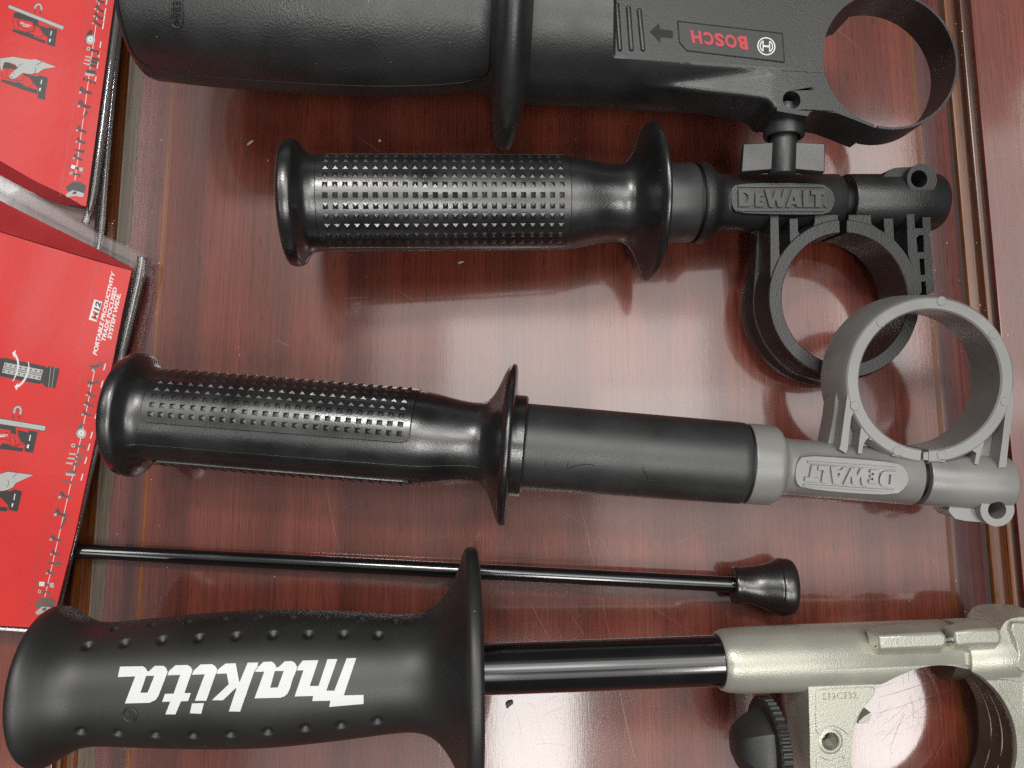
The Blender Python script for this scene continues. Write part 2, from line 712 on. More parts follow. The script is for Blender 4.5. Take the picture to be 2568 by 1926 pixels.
def scratch(x, y, a, L, w, bend):
    n = max(3, int(L / 4))
    rows = []
    px, py, aa = x, y, a
    for i in range(n + 1):
        t = i / n
        ww = w * (.35 + .65 * sin(pi * min(max(t, .03), .97)))
        dx, dy = -sin(aa) * ww / 2, cos(aa) * ww / 2
        rows.append([V((px + dx, py + dy, .05)), V((px - dx, py - dy, .05))])
        px += cos(aa) * L / n
        py += sin(aa) * L / n
        aa += bend / n + random.gauss(0, .03)
    mb.grid(rows)


rs = random.Random(5)
for k in range(400):
    if k < 170:                                   # busy patch in the lower right half
        c = P(rs.gauss(1640, 260), rs.gauss(1330, 130))
    elif k < 245:
        c = P(rs.gauss(1500, 220), rs.gauss(1760, 90))
    elif k < 315:
        c = P(rs.gauss(2240, 60) if k % 3 == 0 else rs.uniform(450, 2250), rs.gauss(1780, 80) if k % 3 == 0 else rs.uniform(600, 1500))
    else:
        c = P(rs.uniform(420, 2300), rs.uniform(150, 1900))
    if not (xi1 < c.x < ri0):
        continue
    L = min(rs.expovariate(1 / 7.0) + 1.5, 34)
    a = rs.choice([rs.uniform(0, pi), rs.gauss(.45, .25), rs.gauss(1.75, .2)])
    if c.x + cos(a) * L > ri0 or c.x + cos(a) * L < xi1:
        continue
    scratch(c.x, c.y, a, L, rs.uniform(.035, .085), rs.gauss(0, .25))
for k in range(700):
    c = P(rs.uniform(420, 2280), rs.uniform(180, 1920)) if k < 350 else P(rs.gauss(1650, 330), rs.gauss(1400, 230))
    L = min(rs.expovariate(1 / 3.5) + 1, 14)
    a = rs.uniform(0, pi)
    if xi1 + 1 < c.x + min(0, cos(a) * L) and c.x + max(0, cos(a) * L) < ri0 - 1:
        scratch(c.x, c.y, a, L, rs.uniform(.022, .045), rs.gauss(0, .3))
for x0, y0, x1, y1, w in [(1456, 1265, 1492, 1445, .16), (1270, 1405, 1380, 1400, .1), (1500, 1340, 1560, 1440, .11), (1850, 1290, 1660, 1380, .12),
                          (1325, 1500, 1375, 1600, .14), (1420, 1520, 1465, 1600, .13), (1510, 1480, 1522, 1600, .16), (1600, 1500, 1740, 1590, .1),
                          (815, 1195, 843, 1395, .16), (1720, 720, 1745, 790, .16), (1660, 890, 1615, 950, .14), (1572, 930, 1610, 880, .14),
                          (1550, 1700, 1580, 1920, .18), (1475, 1700, 1480, 1830, .14), (1630, 1650, 1790, 1840, .12), (2205, 1748, 2360, 1712, .2),
                          (2190, 1790, 2390, 1745, .18), (2300, 1683, 2390, 1707, .2), (2235, 1870, 2265, 1790, .26), (2335, 1920, 2370, 1850, .12),
                          (890, 340, 955, 380, .2), (860, 750, 920, 745, .16), (1000, 730, 1040, 755, .14), (1080, 1500, 1160, 1490, .1), (2080, 62, 2160, 115, .16),
                          (2070, 90, 2130, 62, .14), (1100, 1860, 1110, 1900, .2), (690, 850, 725, 870, .18), (1300, 1800, 1310, 1850, .2)]:
    a, b = P(x0, y0), P(x1, y1)
    scratch(a.x, a.y, atan2(b.y - a.y, b.x - a.x), (b - a).length, w, rs.gauss(0, .12))
for x0, y0, x1, y1 in [(2480, 20, 2540, 60), (2480, 340, 2540, 320), (2500, 660, 2560, 530), (2520, 730, 2568, 680), (2500, 200, 2480, 130), (2490, 400, 2530, 400)]:
    a, b = P(x0, y0), P(x1, y1)
    scratch(a.x, a.y, atan2(b.y - a.y, b.x - a.x), (b - a).length, .16, .1)
mb.build('scratches', M['scratch'], tab, kind='stuff')

# dust and chips lying about
mb = MB()


def chip(mb, c, r, squash=.6, rot=None, el=1.0):
    bm = bmesh.new()
    bmesh.ops.create_icosphere(bm, subdivisions=1, radius=1)
    a = rs.uniform(0, pi) if rot is None else rot
    vs = []
    for v in bm.verts:
        q = v.co * rs.uniform(.75, 1.15)
        x, y = q.x * r * el, q.y * r
        vs.append(V((c.x + x * cos(a) - y * sin(a), c.y + x * sin(a) + y * cos(a), c.z + r * squash + q.z * r * squash)))
    mb.add(vs, [tuple(v.index for v in f.verts) for f in bm.faces])
    bm.free()


for k in range(130):
    if k < 50:
        c = P(rs.uniform(260, 420), rs.uniform(100, 1900))
    elif k < 85:
        c = P(rs.uniform(2290, 2460), rs.uniform(60, 1560))
    else:
        c = P(rs.uniform(420, 2550), rs.uniform(150, 1900))
    chip(mb, c, rs.choice([.1, .13, .16, .2, .28]), .5, el=rs.uniform(1, 1.8))
o = mb.build('dust', M['crumb'], None, kind='stuff')
o['label'] = 'pale dust and tiny crumbs scattered over the tabletop'
o['category'] = 'dust'
for nm, px, py, r, el, rot, mt, lab, cat in [
        ('wood_crumb', 628, 359, .75, 2.4, .7, 'crumb', 'pale rice shaped crumb beside the two black handles on the upper left of the table', 'crumb'),
        ('wood_crumb', 953, 354, .62, 1.1, .2, 'crumb', 'small round crumb between the wide grip and the studded black grip', 'crumb'),
        ('wood_crumb', 1155, 659, .55, 2.6, .3, 'crumb', 'thin pale splinter just below the studded black grip', 'crumb'),
        ('metal_chip', 1276, 1764, 1.1, 1.3, .9, 'dark_crumb', 'dark jagged chip on the bare table below the glossy black tube', 'chip')]:
    mb = MB()
    c = P(px, py)
    chip(mb, c, r, .5, rot, el)
    if nm == 'metal_chip':
        chip(mb, c + V((.9, .5, 0)), .7, .6, 2.0, 1.4)
        chip(mb, c + V((-.4, -.9, 0)), .6, .6, 1.0, 1.5)
    o = mb.build(nm, M[mt])
    o['label'], o['category'] = lab, cat

# ================================================================== shared studded grip of the two slim handles
# (fraction of the way from the end knob to the guard, radius in mm)
GRIP = [(-.022, 0), (-.022, 17.6), (-.018, 19.6), (-.012, 20.6), (.0, 20.95), (.014, 20.9), (.022, 20.3), (.031, 18.5), (.043, 16.7), (.06, 15.9), (.08, 15.75), (.40, 15.9), (.757, 15.8),
        (.80, 15.2), (.86, 13.7), (.90, 13.1), (.925, 13.3), (.942, 14.3), (.955, 16.3), (.966, 19.2), (.976, 22.6), (.986, 25.6), (.996, 27.0),
        (1.004, 27.2), (1.010, 26.6), (1.013, 24.5), (1.013, 13.0), (1.013, 0)]


def studded_grip(root, F, L, pads, seam, mat, pmat):
    """grip with end knob and guard; F has its origin at the guard, L = knob to guard distance"""
    body = [((s - 1) * L, r) for s, r in GRIP]
    pr = [body[1]] + chaikin(body[1:-1], 2)
    pr = [(body[0][0], .5)] + pr + [(body[-1][0], .5)]
    mb = MB().lathe(F, pr, 128)
    mb.build('grip', mat, root, sharp=50)
    rf = interp([(p[0], p[1]) for p in body if -.95 * L < p[0] < -.1 * L])
    u0, u1 = (.078 - 1) * L, (.757 - 1) * L
    for c0, width in pads:
        a0, a1 = c0 - width / 2, c0 + width / 2
        mb = MB()
        na, nu = 44, 40
        rc = 2.4
        rows = []
        Rm = 15.8
        for i in range(-1, na + 2):
            k = min(max(i, 0), na)
            a = a0 + (a1 - a0) * k / na
            e = min(a - a0, a1 - a) * Rm
            d = rc - sqrt(max(rc * rc - (rc - e) ** 2, 0)) if e < rc else 0
            row = []
            for j in range(-1, nu + 2):
                q = min(max(j, 0), nu)
                u = u0 + d + (u1 - u0 - 2 * d) * q / nu
                lift = .42 if (0 <= i <= na and 0 <= j <= nu) else -.4
                r = rf(u) + lift
                row.append(F.w(u, r * sin(a), r * cos(a)))
            rows.append(row)
        mb.grid(rows)
        ncol, nrow = 25, 11
        du = (u1 - u0 - 3.2) / ncol
        da = (a1 - a0 - .16) / nrow
        for i in range(nrow):
            for j in range(ncol):
                uc = u0 + 1.6 + du * (j + .5)
                ac = a0 + .08 + da * (i + .5)
                r = rf(uc)
                hu, ha = du * .37, da * .37
                vs = []
                for su, sa in ((-1, -1), (1, -1), (1, 1), (-1, 1)):
                    rr = r + .30
                    vs.append(F.w(uc + su * hu, rr * sin(ac + sa * ha), rr * cos(ac + sa * ha)))
                for su, sa in ((-1, -1), (1, -1), (1, 1), (-1, 1)):
                    rr = r + .82
                    vs.append(F.w(uc + su * hu * .04, rr * sin(ac + sa * ha * .04), rr * cos(ac + sa * ha * .04)))
                mb.add(vs, [(0, 1, 5, 4), (1, 2, 6, 5), (2, 3, 7, 6), (3, 0, 4, 7), (4, 5, 6, 7)])
        bord = [rows[1][k] for k in range(1, nu + 2)] + [rows[i][nu + 1] for i in range(2, na + 2)] + [rows[na + 1][k] for k in range(nu, 0, -1)] + [rows[i][1] for i in range(na, 1, -1)]
        bord = [p for k, p in enumerate(bord) if (p - bord[k - 1]).length > .05]
        mb.tube(bord, .13, 6, closed=True)
        mb.build('studded_pad', pmat, root, sharp=20)
    # thin moulding seams
    rfull = interp(pr)
    mb = MB()
    for a in seam:
        pts = []
        for k in range(0, 90):
            u = (-.995 + .985 * k / 89) * L
            r = rfull(u) + .02
            pts.append(F.w(u, r * sin(a), r * cos(a)))
        mb.tube(pts, .11, 6)
    mb.build('moulding_seam', mat, root)


DEWALT = {
    'D': ([(258, 207), (335, 207), (372, 216), (395, 245), (400, 285), (390, 335), (368, 358), (340, 365), (262, 365)], [[(302, 238), (322, 240), (346, 262), (348, 295), (338, 322), (320, 334), (303, 334)]]),
    'E': ([(414, 240), (490, 240), (490, 268), (456, 268), (456, 289), (484, 289), (484, 314), (456, 314), (456, 337), (490, 337), (490, 366), (414, 366)], []),
    'W': ([(498, 207), (546, 207), (570, 296), (596, 215), (632, 215), (652, 296), (676, 207), (712, 207), (664, 369), (622, 369), (602, 296), (580, 369), (546, 369)], []),
    'A': ([(752, 207), (800, 207), (848, 370), (796, 370), (788, 343), (746, 343), (736, 370), (697, 370)], [[(754, 314), (780, 314), (768, 268)]]),
    'L': ([(856, 213), (906, 213), (906, 330), (955, 330), (955, 371), (856, 371)], []),
    'T': ([(928, 215), (1054, 215), (1054, 256), (1017, 256), (1017, 371), (968, 371), (968, 256), (928, 256)], []),
}


def dewalt_marks(mb, F, w, qmap, dot=True):
    for o_, hs in DEWALT.values():
        p, t = tess(o_, hs)
        p = [((x - 258) / 796, (y - 207) / 163) for x, y in p]
        mb.slab(p, t, onplane(F, w, qmap), -.4, .75)
    for y0, y1 in ((-.235, -.135), (1.12, 1.22)):
        p = [(0, y0), (1, y0), (1, y1), (0, y1)]
        mb.slab(p, [(0, 1, 2, 3)], onplane(F, w, qmap), -.4, .6)
    if dot:
        p = [(1.0, .88), (1.03, .88), (1.03, 1.0), (1.0, 1.0)]
        mb.slab(p, [(0, 1, 2, 3)], onplane(F, w, qmap), -.4, .75)


# ================================================================== black slim handle
d1 = thing('side_handle', P(1622, 560, 0), 'slim black handle with studded grip and a black clamp ring, second row from the top', 'tool handle', 'drill side handles laid in a row')
A, B = P(737, 511, 38.0), P(1622, 509.5, 27.3)
F1 = Fr(A, B, radians(8))
L1 = (B - A).length
studded_grip(d1, Fr(A, B, 0), L1, [(radians(-12), radians(141)), (radians(168), radians(141))], [radians(78), radians(-102)], M['blk_shine'], M['blk_shine'])
mb = MB().lathe(F1, F1.prof([(1625, 60), (1625, 96), (1630, 98), (1726, 98), (1733, 95), (1733, 60)]), 96)
mb.build('collar', M['charcoal'], d1, sharp=30)
mb = MB().lathe(F1, F1.prof([(1728, 60), (1728, 90), (1748, 90), (1748, 60)]), 64)
mb.build('gap_ring', M['black'], d1)
# clamp barrel, split in two
pr = F1.prof([(1741, 66), (1741, 97), (1745, 100), (1760, 100), (1768, 96), (1778, 84), (1790, 74), (1803, 71), (1830, 70), (2089, 70), (2092, 68), (2092, 40)])
mb = MB().lathe(F1, pr, 96)
pr2 = F1.prof([(2116, 40), (2116, 68), (2119, 70), (2337, 70), (2343, 67), (2346, 60), (2346, 40)])
mb.lathe(F1, pr2, 96)
barrel = mb.build('clamp_barrel', M['blk_grain'], d1, sharp=40)
mb = MB().lathe(F1, F1.prof([(2080, 50), (2130, 50)]), 48)
mb.build('split_core', M['black'], d1)
q2 = win(1780, 420, 600)
TW, BW = 8.5, -9.0


def Q2(*pts):
    return F1.hits([q2(x, y) for x, y in pts], TW)


# lug with cross hole at the far end
lug = MB().prism(F1, chaikin_loop(F1.hits([q2(*p) for p in [(1588, 140), (1600, 80), (1642, 30), (1705, 4), (1960, -4), (1990, 180), (1780, 230)]], 6), 1), -6, 6.6)
bc = F1.hit(*q2(1958, 112), 9.6)
lug.prism(F1, circ(bc, 5.5, 48), -6.2, 9.9)
lugo = lug.build('clamp_lug', M['blk_grain'], d1, bevel=.8)
hc = F1.hit(*q2(1930, 107), 9.6)
cut(lugo, MB().lathe(Fr(F1.w(hc[0], hc[1], -20), F1.w(hc[0], hc[1], 20), 0, F1.w(hc[0], hc[1], 0)), [(-5, 3.05), (20, 3.05)], 40))
cut(barrel, MB().lathe(Fr(F1.w(hc[0], hc[1], -20), F1.w(hc[0], hc[1], 20), 0, F1.w(hc[0], hc[1], 0)), [(-5, 3.0), (20, 3.0)], 40))
# ring
e = [F1.hit(*q2(x, y), TW) for x, y in ((680, 1150), (1812, 1090))]
t0 = F1.hit(*q2(1230, 590), TW)
t3 = tile(3, 1)
t1 = F1.hit(*t3(688, 1515), TW)
rc1_ = ((e[0][0] + e[1][0]) / 2, (t0[1] + t1[1]) / 2)
ri_ = ((e[1][0] - e[0][0]) / 2 + (t0[1] - t1[1]) / 2) / 2
ro_ = ri_ + 4.7
n = 120
gap = (radians(87.2), radians(93.4))


def ringsec(mb, c, prof, F, a0, a1, n=120):
    rows = []
    for k in range(n + 1):
        a = a0 + (a1 - a0) * k / n
        rows.append([F.w(c[0] + r * cos(a), c[1] + r * sin(a), w) for r, w in prof])
    o = len(mb.v)
    mb.grid(rows, close_c=True)
    m = len(prof)
    mb.f.append(tuple(o + k for k in range(m)))
    mb.f.append(tuple(o + n * m + k for k in reversed(range(m))))


mb = MB()
ringsec(mb, rc1_, [(ri_, BW), (ri_, TW - .3), (ri_ + .3, TW), (ro_ - .3, TW), (ro_, TW - .4), (ro_, TW - 1.2), (ro_ + .9, TW - 3), (ro_ + 1.0, -3), (ro_ + 2.6, -6), (ro_ + 2.6, BW)], F1, gap[1], gap[0] + 2 * pi)
mb.build('clamp_ring', M['blk_grain'], d1, sharp=28)
# ribbed web between barrel and ring
mb = MB()
web = Q2((562, 440), (2085, 440), (2112, 1130), (2104, 1240), (2045, 1335), (1945, 1392))
arc = circ(rc1_, ro_ + 1.4, 40, atan2(web[-1][1] - rc1_[1], web[-1][0] - rc1_[0]), -pi, True)
web2 = web + arc[1:]
mb.prism(F1, web2, BW + .6, -1.5, [circ(rc1_, ro_ - 1, 80)])
for poly in [((566, 424), (640, 424), (648, 800), (662, 822), (686, 812), (640, 905), (612, 1020), (600, 1180), (590, 1228), (568, 1232)),
             ((745, 472), (818, 470), (822, 590), (835, 612), (752, 690), (748, 660)),
             ((978, 440), (1192, 436), (1186, 505), (1080, 522), (968, 575), (935, 580), (975, 520)),
             ((1293, 436), (1494, 440), (1500, 520), (1560, 560), (1500, 548), (1400, 516), (1288, 500)),
             ((1614, 470), (1700, 470), (1712, 700), (1625, 600)),
             ((1826, 426), (1896, 426), (1902, 560), (1936, 580), (1938, 625), (1916, 650), (1928, 775), (1945, 850), (1955, 1000), (1966, 1150), (1935, 1180), (1925, 1150), (1905, 1000), (1868, 880), (1840, 800)),
             ((1972, 458), (2046, 458), (2054, 560), (2034, 630), (2046, 640), (2056, 780), (2064, 840), (2070, 990), (2080, 1050), (2084, 1150), (2012, 1180), (2000, 1010), (1990, 850), (1984, 640)),
             ((1905, 560), (2030, 558), (2036, 622), (1925, 622)),
             ((1925, 782), (2052, 782), (2060, 838), (1938, 842)),
             ((1945, 992), (2064, 990), (2074, 1050), (1952, 1054))]:
    mb.prism(F1, Q2(*poly), BW + 1.5, TW - .35 - random.uniform(0, .12), grow=.12)
wb1 = mb.build('clamp_web', M['blk_grain'], d1, bevel=.22)
gu = rc1_[0] + (ro_ + 2) * cos(radians(90.3))
cut(wb1, boxcut(F1, gu - 1.6, gu + 1.6, rc1_[1] + 10, 6, -14, 14))

# name plate with raised lettering
pl = [q2(*p) for p in [(196, 250), (205, 190), (245, 152), (620, 140), (1010, 150), (1080, 168), (1140, 225), (1158, 300), (1140, 370), (1095, 430), (900, 436), (600, 432), (260, 420), (210, 370)]]
mb = MB().prism(F1, chaikin_loop(F1.hits(pl, 10.2), 1), 6, 10.2, grow=.5)
npl = mb.build('name_plate', M['blk_grain'], d1, bevel=.3)
mb = MB()
dewalt_marks(mb, F1, 10.2, quad((q2(258, 207), q2(1054, 207), q2(258, 370), q2(1054, 370))))
mb.build('lettering', M['charcoal'], npl, sharp=30)

# ================================================================== grey slim handle
d2 = thing('side_handle', P(1273, 1160, 0), 'slim handle with long black sleeve and a light grey clamp ring', 'tool handle', 'drill side handles laid in a row')
A, B = P(339, 1040, 26.0), P(1273.5, 1114.5, 27.3)
F2 = Fr(A, B, radians(9))
L2 = (B - A).length
studded_grip(d2, Fr(A, B, 0), L2, [(radians(52), radians(126)), (radians(228), radians(126))], [radians(-40), radians(140)], M['blk_shine'], M['blk_shine'])
mb = MB().lathe(F2, F2.prof([(1278, 60), (1278, 121), (1283, 126), (1312, 126), (1317, 121), (1317, 60)]), 96)
mb.build('washer', M['blk_shine'], d2, sharp=30)
mb = MB().lathe(F2, F2.prof([(1316, 60), (1316, 106.5), (1840, 102.5), (1858, 101.5), (1863, 97), (1863, 60)]), 128)
mb.build('sleeve', M['sleeve'], d2, sharp=40)
mb = MB().lathe(F2, F2.prof([(1858, 60), (1858, 97), (1874, 97), (1874, 60)]), 64)
mb.build('gap_ring', M['black'], d2)
pr = chaikin(F2.prof([(1872, 101), (1925, 100), (1938, 98), (1946, 90), (1950, 80), (1956, 73), (1968, 70.5), (2000, 70)]), 2)
pr = [(pr[0][0], 5)] + F2.prof([(1868, 96), (1869, 100)]) + pr + F2.prof([(2284, 70), (2287, 68.5), (2287, 40)])
mb = MB().lathe(F2, pr, 128)
pr2 = F2.prof([(2304, 40), (2304, 68.5), (2307, 70), (2502, 70), (2514, 68), (2520, 62), (2522, 40)])
mb.lathe(F2, pr2, 128)
barrel = mb.build('clamp_barrel', M['grey'], d2, sharp=45)
mb = MB().lathe(F2, F2.prof([(2276, 54), (2316, 54)]), 48)
mb.build('split_core', M['black'], d2)  # black core carries the shade of the deep split in its colour
t32, t31 = tile(3, 2), tile(3, 1)
z5 = win(2060, 1080, 500)
TW2, BW2 = 8.0, -8.0
lug = MB().prism(F2, chaikin_loop(F2.hits([t32(*p) for p in [(1570, 1090), (1600, 1140), (1652, 1188), (1965, 1214), (1990, 1060), (1900, 960), (1660, 960)]], 3), 1), -7, 3.6)
bc = F2.hit(*t32(1988, 1094), 5.6)
lug.prism(F2, circ(bc, 5.4, 48), -7.2, 6.9)
lugo = lug.build('clamp_lug', M['grey'], d2, bevel=1.8)
hc = F2.hit(*t32(1985, 1096), 5.6)
cy = lambda F, c, r: MB().lathe(Fr(F.w(c[0], c[1], -20), F.w(c[0], c[1], 20), 0, F.w(c[0], c[1], 0)), [(-6, r), (20, r)], 40)
cut(lugo, cy(F2, hc, 2.9))
cut(barrel, cy(F2, hc, 2.85))
e = [F2.hit(*t32(*p), TW2) for p in ((822, -20), (2030, -20))]
t0 = F2.hit(*t31(1426, 1012), TW2)
t1 = F2.hit(*t32(1340, 588), TW2)
rc2 = ((e[0][0] + e[1][0]) / 2 , (t0[1] + t1[1]) / 2)
ri2 = ((e[1][0] - e[0][0]) / 2 + (t0[1] - t1[1]) / 2) / 2
mb = MB()
ga = atan2(-1, 0) + .02
ringsec(mb, rc2, [(ri2, BW2), (ri2, TW2 - .5), (ri2 + .5, TW2), (ri2 + 3.6, TW2), (ri2 + 4.1, TW2 - .4), (ri2 + 5.0, TW2 - 2.4), (ri2 + 6.2, BW2)], F2, ga + .052, ga - .052 + 2 * pi)
mb.build('clamp_ring', M['grey'], d2, sharp=24)
mb = MB()


def Q32(*pts):
    return F2.hits([t32(x, y) for x, y in pts], TW2)


for poly, h in [(((735, -60), (800, -60), (822, 100), (790, 200), (745, 300), (728, 420), (716, 560), (702, 612), (640, 575), (652, 540), (690, 250)), TW2 - .2),
             (((800, 200), (850, 180), (905, 300), (960, 390), (915, 460), (872, 500), (850, 540), (838, 616), (804, 612), (818, 480), (826, 420), (838, 360), (826, 310)), TW2 - .3),
             (((1100, 632), (1112, 600), (1060, 545), (900, 490), (960, 400), (1100, 500), (1310, 590), (1302, 662)), TW2 - .25),
             (((1372, 606), (1600, 560), (1700, 530), (1580, 620), (1556, 690), (1370, 668)), TW2 - .25),
             (((2060, 60), (2140, 40), (2146, 200), (2122, 420), (2088, 732), (2022, 738), (2055, 500), (2082, 260), (2060, 242), (2020, 270), (1960, 350), (1940, 300)), TW2 - .2),
             (((1700, 530), (1830, 410), (1940, 300), (1960, 350), (1890, 470), (1898, 520), (1878, 580), (1846, 712), (1814, 702), (1832, 610), (1770, 570), (1720, 620), (1650, 630)), TW2 - .3)]:
    mb.prism(F2, Q32(*poly), BW2 + 1.5, h, grow=.3)
web = Q32((690, -40), (650, 300), (600, 560), (1000, 720), (1500, 780), (2085, 735), (2115, 420), (2135, 60))
mb.prism(F2, web, BW2 + .8, 2.2)
weba = mb.build('clamp_web', M['grey'], d2, bevel=.3)
cut(weba, MB().lathe(Fr(F2.w(rc2[0], rc2[1], -30), F2.w(rc2[0], rc2[1], 30), 0, F2.w(rc2[0], rc2[1], 0)), [(-14, ri2 + .8), (14, ri2 + .8)], 96))
gu = F2.hit(*t32(1336, 640), TW2)[0]
cut(weba, boxcut(F2, gu - 1.25, gu + 1.25, -6, rc2[1] - 10, -14, 14))
for x, y in ((1525, 950 - 1659), (1000, 1135 - 1659), (1975, 1240 - 1659), (775, 200), (2075, 165), (1145, 590), (1525, 625)):
    c = F2.hit(*t32(x, y), TW2)
    MB().lathe(Fr(F2.w(c[0], c[1], -10), F2.w(c[0], c[1], 10), 0, F2.w(c[0], c[1], TW2)), [(-1, 1.55), (.08, 1.55), (.2, 1.4), (.2, .1)], 24).build('ejector_mark', M['grey'], d2)
pl = [t32(*p) for p in [(258, 780), (275, 690), (330, 630), (700, 652), (1130, 692), (1200, 725), (1246, 820), (1222, 900), (1130, 975), (700, 955), (318, 912), (266, 870)]]
mb = MB().prism(F2, chaikin_loop(F2.hits(pl, 9.9), 1), 5, 9.9, grow=.6)
npl = mb.build('name_plate', M['grey'], d2, bevel=.35)
mb = MB()
dewalt_marks(mb, F2, 9.9, quad((t32(1112, 908), t32(330, 858), t32(1126, 764), t32(358, 710))), dot=False)
mb.build('lettering', M['grey'], npl, sharp=30)
# dark scuffs on the sleeve
rs_ = interp(F2.prof([(1316, 106.5), (1840, 102.5)]))
mb = MB()
t22 = tile(2, 2)
for line, wd in [([(420, 745), (470, 748), (520, 742), (545, 720), (600, 712), (680, 705), (740, 720)], .42), ([(800, 808), (860, 795), (940, 792), (1010, 805), (1110, 835), (1190, 850), (1280, 850)], .42),
                 ([(1140, 730), (1160, 775), (1185, 800), (1190, 860)], .3), ([(500, 680), (490, 745)], .3), ([(250, 260), (275, 350), (350, 300)], .16), ([(310, 680), (300, 720)], .3)]:
    l2 = chaikin(line, 2)
    pts = []
    for x, y in l2:
        px, py = t22(x, y)
        u, a = F2.chit(px, py, rs_)
        r = rs_(u)
        pts.append(F2.w(u, r * sin(a), r * cos(a)))
    mb.tube(pts, [wd * (.5 + .5 * sin(pi * (k + .5) / len(pts))) * .5 for k in range(len(pts))], 6)
mb.build('scuff_marks', M['blk_satin'], d2)

# ================================================================== thin depth rod with rubber knob
q33, q23, q22, q02 = tile(3, 3), tile(2, 3), tile(2, 2), tile(0, 2)
dr = thing('depth_rod', P(1900, 1480, 0), 'thin glossy black rod ending in a flared rubber knob, lying between two handles', 'depth rod')
A, B = P(191, 1381.5, 3.2), P(1838, 1466, 9.6)
FR = Fr(A, B, 0)
LR = (B - A).length
mb = MB().lathe(FR, [(-LR, 2.3), (-LR + .35, 2.72), (3, 2.72)], 48)
mb.build('rod', M['blk_gloss'], dr, sharp=40)
pr = FR.prof([(1835, 34), (1836, 43), (1840, 46), (1850, 46), (1862, 44.5), (1885, 47), (1908, 53), (1928, 61), (1944, 67)])
pr = [(pr[0][0], .5)] + chaikin(pr, 2) + FR.prof([(1946, 67), (1947, 69), (1950, 70.5), (1974, 70), (1982, 67), (1987, 60), (1989, 48)])
pr += [(pr[-1][0] + .2, .5)]
mb = MB().lathe(FR, pr, 72, disp=lambda u, a: .12 * sin(3 * a + u * .5))
kn = mb.build('rubber_knob', M['blk_shine'], dr, sharp=45)

# ================================================================== big black handle with white lettering
mk = thing('side_handle', P(1180, 1850, 0), 'big black rubber handle with white script lettering and a cast champagne clamp', 'tool handle', 'drill side handles laid in a row')
A, B = P(122, 1717, 48.0), P(1180, 1679, 37.4)
F3 = Fr(A, B, radians(7))
pr = [(99, 120), (103, 160), (110, 181), (122, 192), (138, 192), (155, 184), (175, 172), (200, 158), (225, 149), (255, 145), (300, 147), (420, 155), (540, 161), (640, 163),
      (720, 162), (850, 153), (950, 144), (1010, 139), (1045, 140), (1075, 148), (1100, 164), (1120, 188), (1138, 218), (1152, 250), (1160, 278), (1166, 296), (1174, 304), (1186, 305), (1197, 302), (1202, 292), (1203, 270), (1203, 80)]
pm = F3.prof(pr)
pm = [(pm[0][0] - .8, .5)] + chaikin(pm, 2)
rm = interp(pm)
# resample finely so the dimples can be sunk into the surface
dim = []
for x, y in [(220, 1620), (313, 1613), (407, 1605), (499, 1600), (592, 1595), (684, 1592), (773, 1591), (861, 1591), (948, 1593),
             (290, 1575), (384, 1565), (475, 1557), (565, 1551), (652, 1546), (735, 1547), (820, 1547.5), (907, 1550.5), (992, 1556),
             (203, 1834), (297, 1839), (390, 1843), (485, 1845), (578, 1842), (671, 1835.5), (765, 1826), (855, 1819), (946, 1808)]:
    dim.append(F3.chit(x, y, rm))


def dimple(u, a):
    d = 0
    for du, da in dim:
        if abs(u - du) < 3:
            t = (a - da + pi) % (2 * pi) - pi
            q = hypot(u - du, t * rm(u)) / 1.75
            if q < 1:
                d -= 1.15 * (1 - q * q) ** 1.2
    return d


fine = []
ua, ub = F3.ux(180), F3.ux(1060)
fine = [p for p in pm if p[0] < ua]
k = int((ub - ua) / .42)
fine += [(ua + (ub - ua) * i / k, rm(ua + (ub - ua) * i / k)) for i in range(k + 1)]
fine += [p for p in pm if p[0] > ub] + [(pm[-1][0], .5)]
mb = MB().lathe(F3, fine, 300, disp=dimple)
mgrip = mb.build('grip', M['blk_satin'], mk, sharp=60)
zl = win(240, 1600, 700)
LET = [
    ([(1990, 162), (2066, 160), (1966, 453), (2123, 449), (2123, 519), (1852, 543), (1860, 494), (1718, 497), (1724, 457), (1578, 461), (1648, 256), (1598, 258), (1604, 228), (1642, 180), (1766, 177), (1697, 379), (1767, 379), (1838, 169), (1916, 168), (1828, 416), (1892, 416)], []),
    ([(1500, 186), (1555, 184), (1580, 198), (1597, 230), (1592, 256), (1560, 330), (1540, 400), (1520, 440), (1497, 460), (1465, 471), (1260, 476), (1338, 266), (1262, 269), (1288, 232), (1330, 191), (1395, 188), (1420, 205), (1434, 234), (1450, 232)],
     [[(1420, 262), (1492, 261), (1444, 391), (1384, 393)]]),
    ([(1206, 197), (1289, 195), (1284, 228), (1256, 268), (1146, 580), (1057, 578), (1118, 398), (1108, 398), (1010, 491), (922, 491), (1056, 366), (1040, 281), (958, 284), (966, 262), (975, 248), (1030, 204), (1111, 202), (1140, 352)], []),
    ([(832, 211), (925, 209), (950, 226), (966, 250), (940, 320), (878, 495), (788, 495), (866, 288), (764, 291), (776, 266), (785, 253)], []),
    ([(765, 517), (860, 514), (838, 597), (748, 593)], []),
    ([(635, 217), (728, 215), (755, 230), (769, 256), (760, 280), (705, 435), (756, 435), (734, 497), (678, 499), (634, 602), (554, 601), (594, 501), (529, 504), (551, 441), (620, 440), (672, 292), (572, 296), (580, 268), (590, 255)], []),
    ([(195, 228), (376, 225), (398, 240), (415, 268), (432, 258), (470, 222), (540, 222), (562, 240), (572, 270), (560, 300), (500, 455), (478, 488), (430, 511), (234, 516), (316, 304), (178, 310)], [[(402, 300), (467, 300), (414, 431), (356, 433)]]),
]


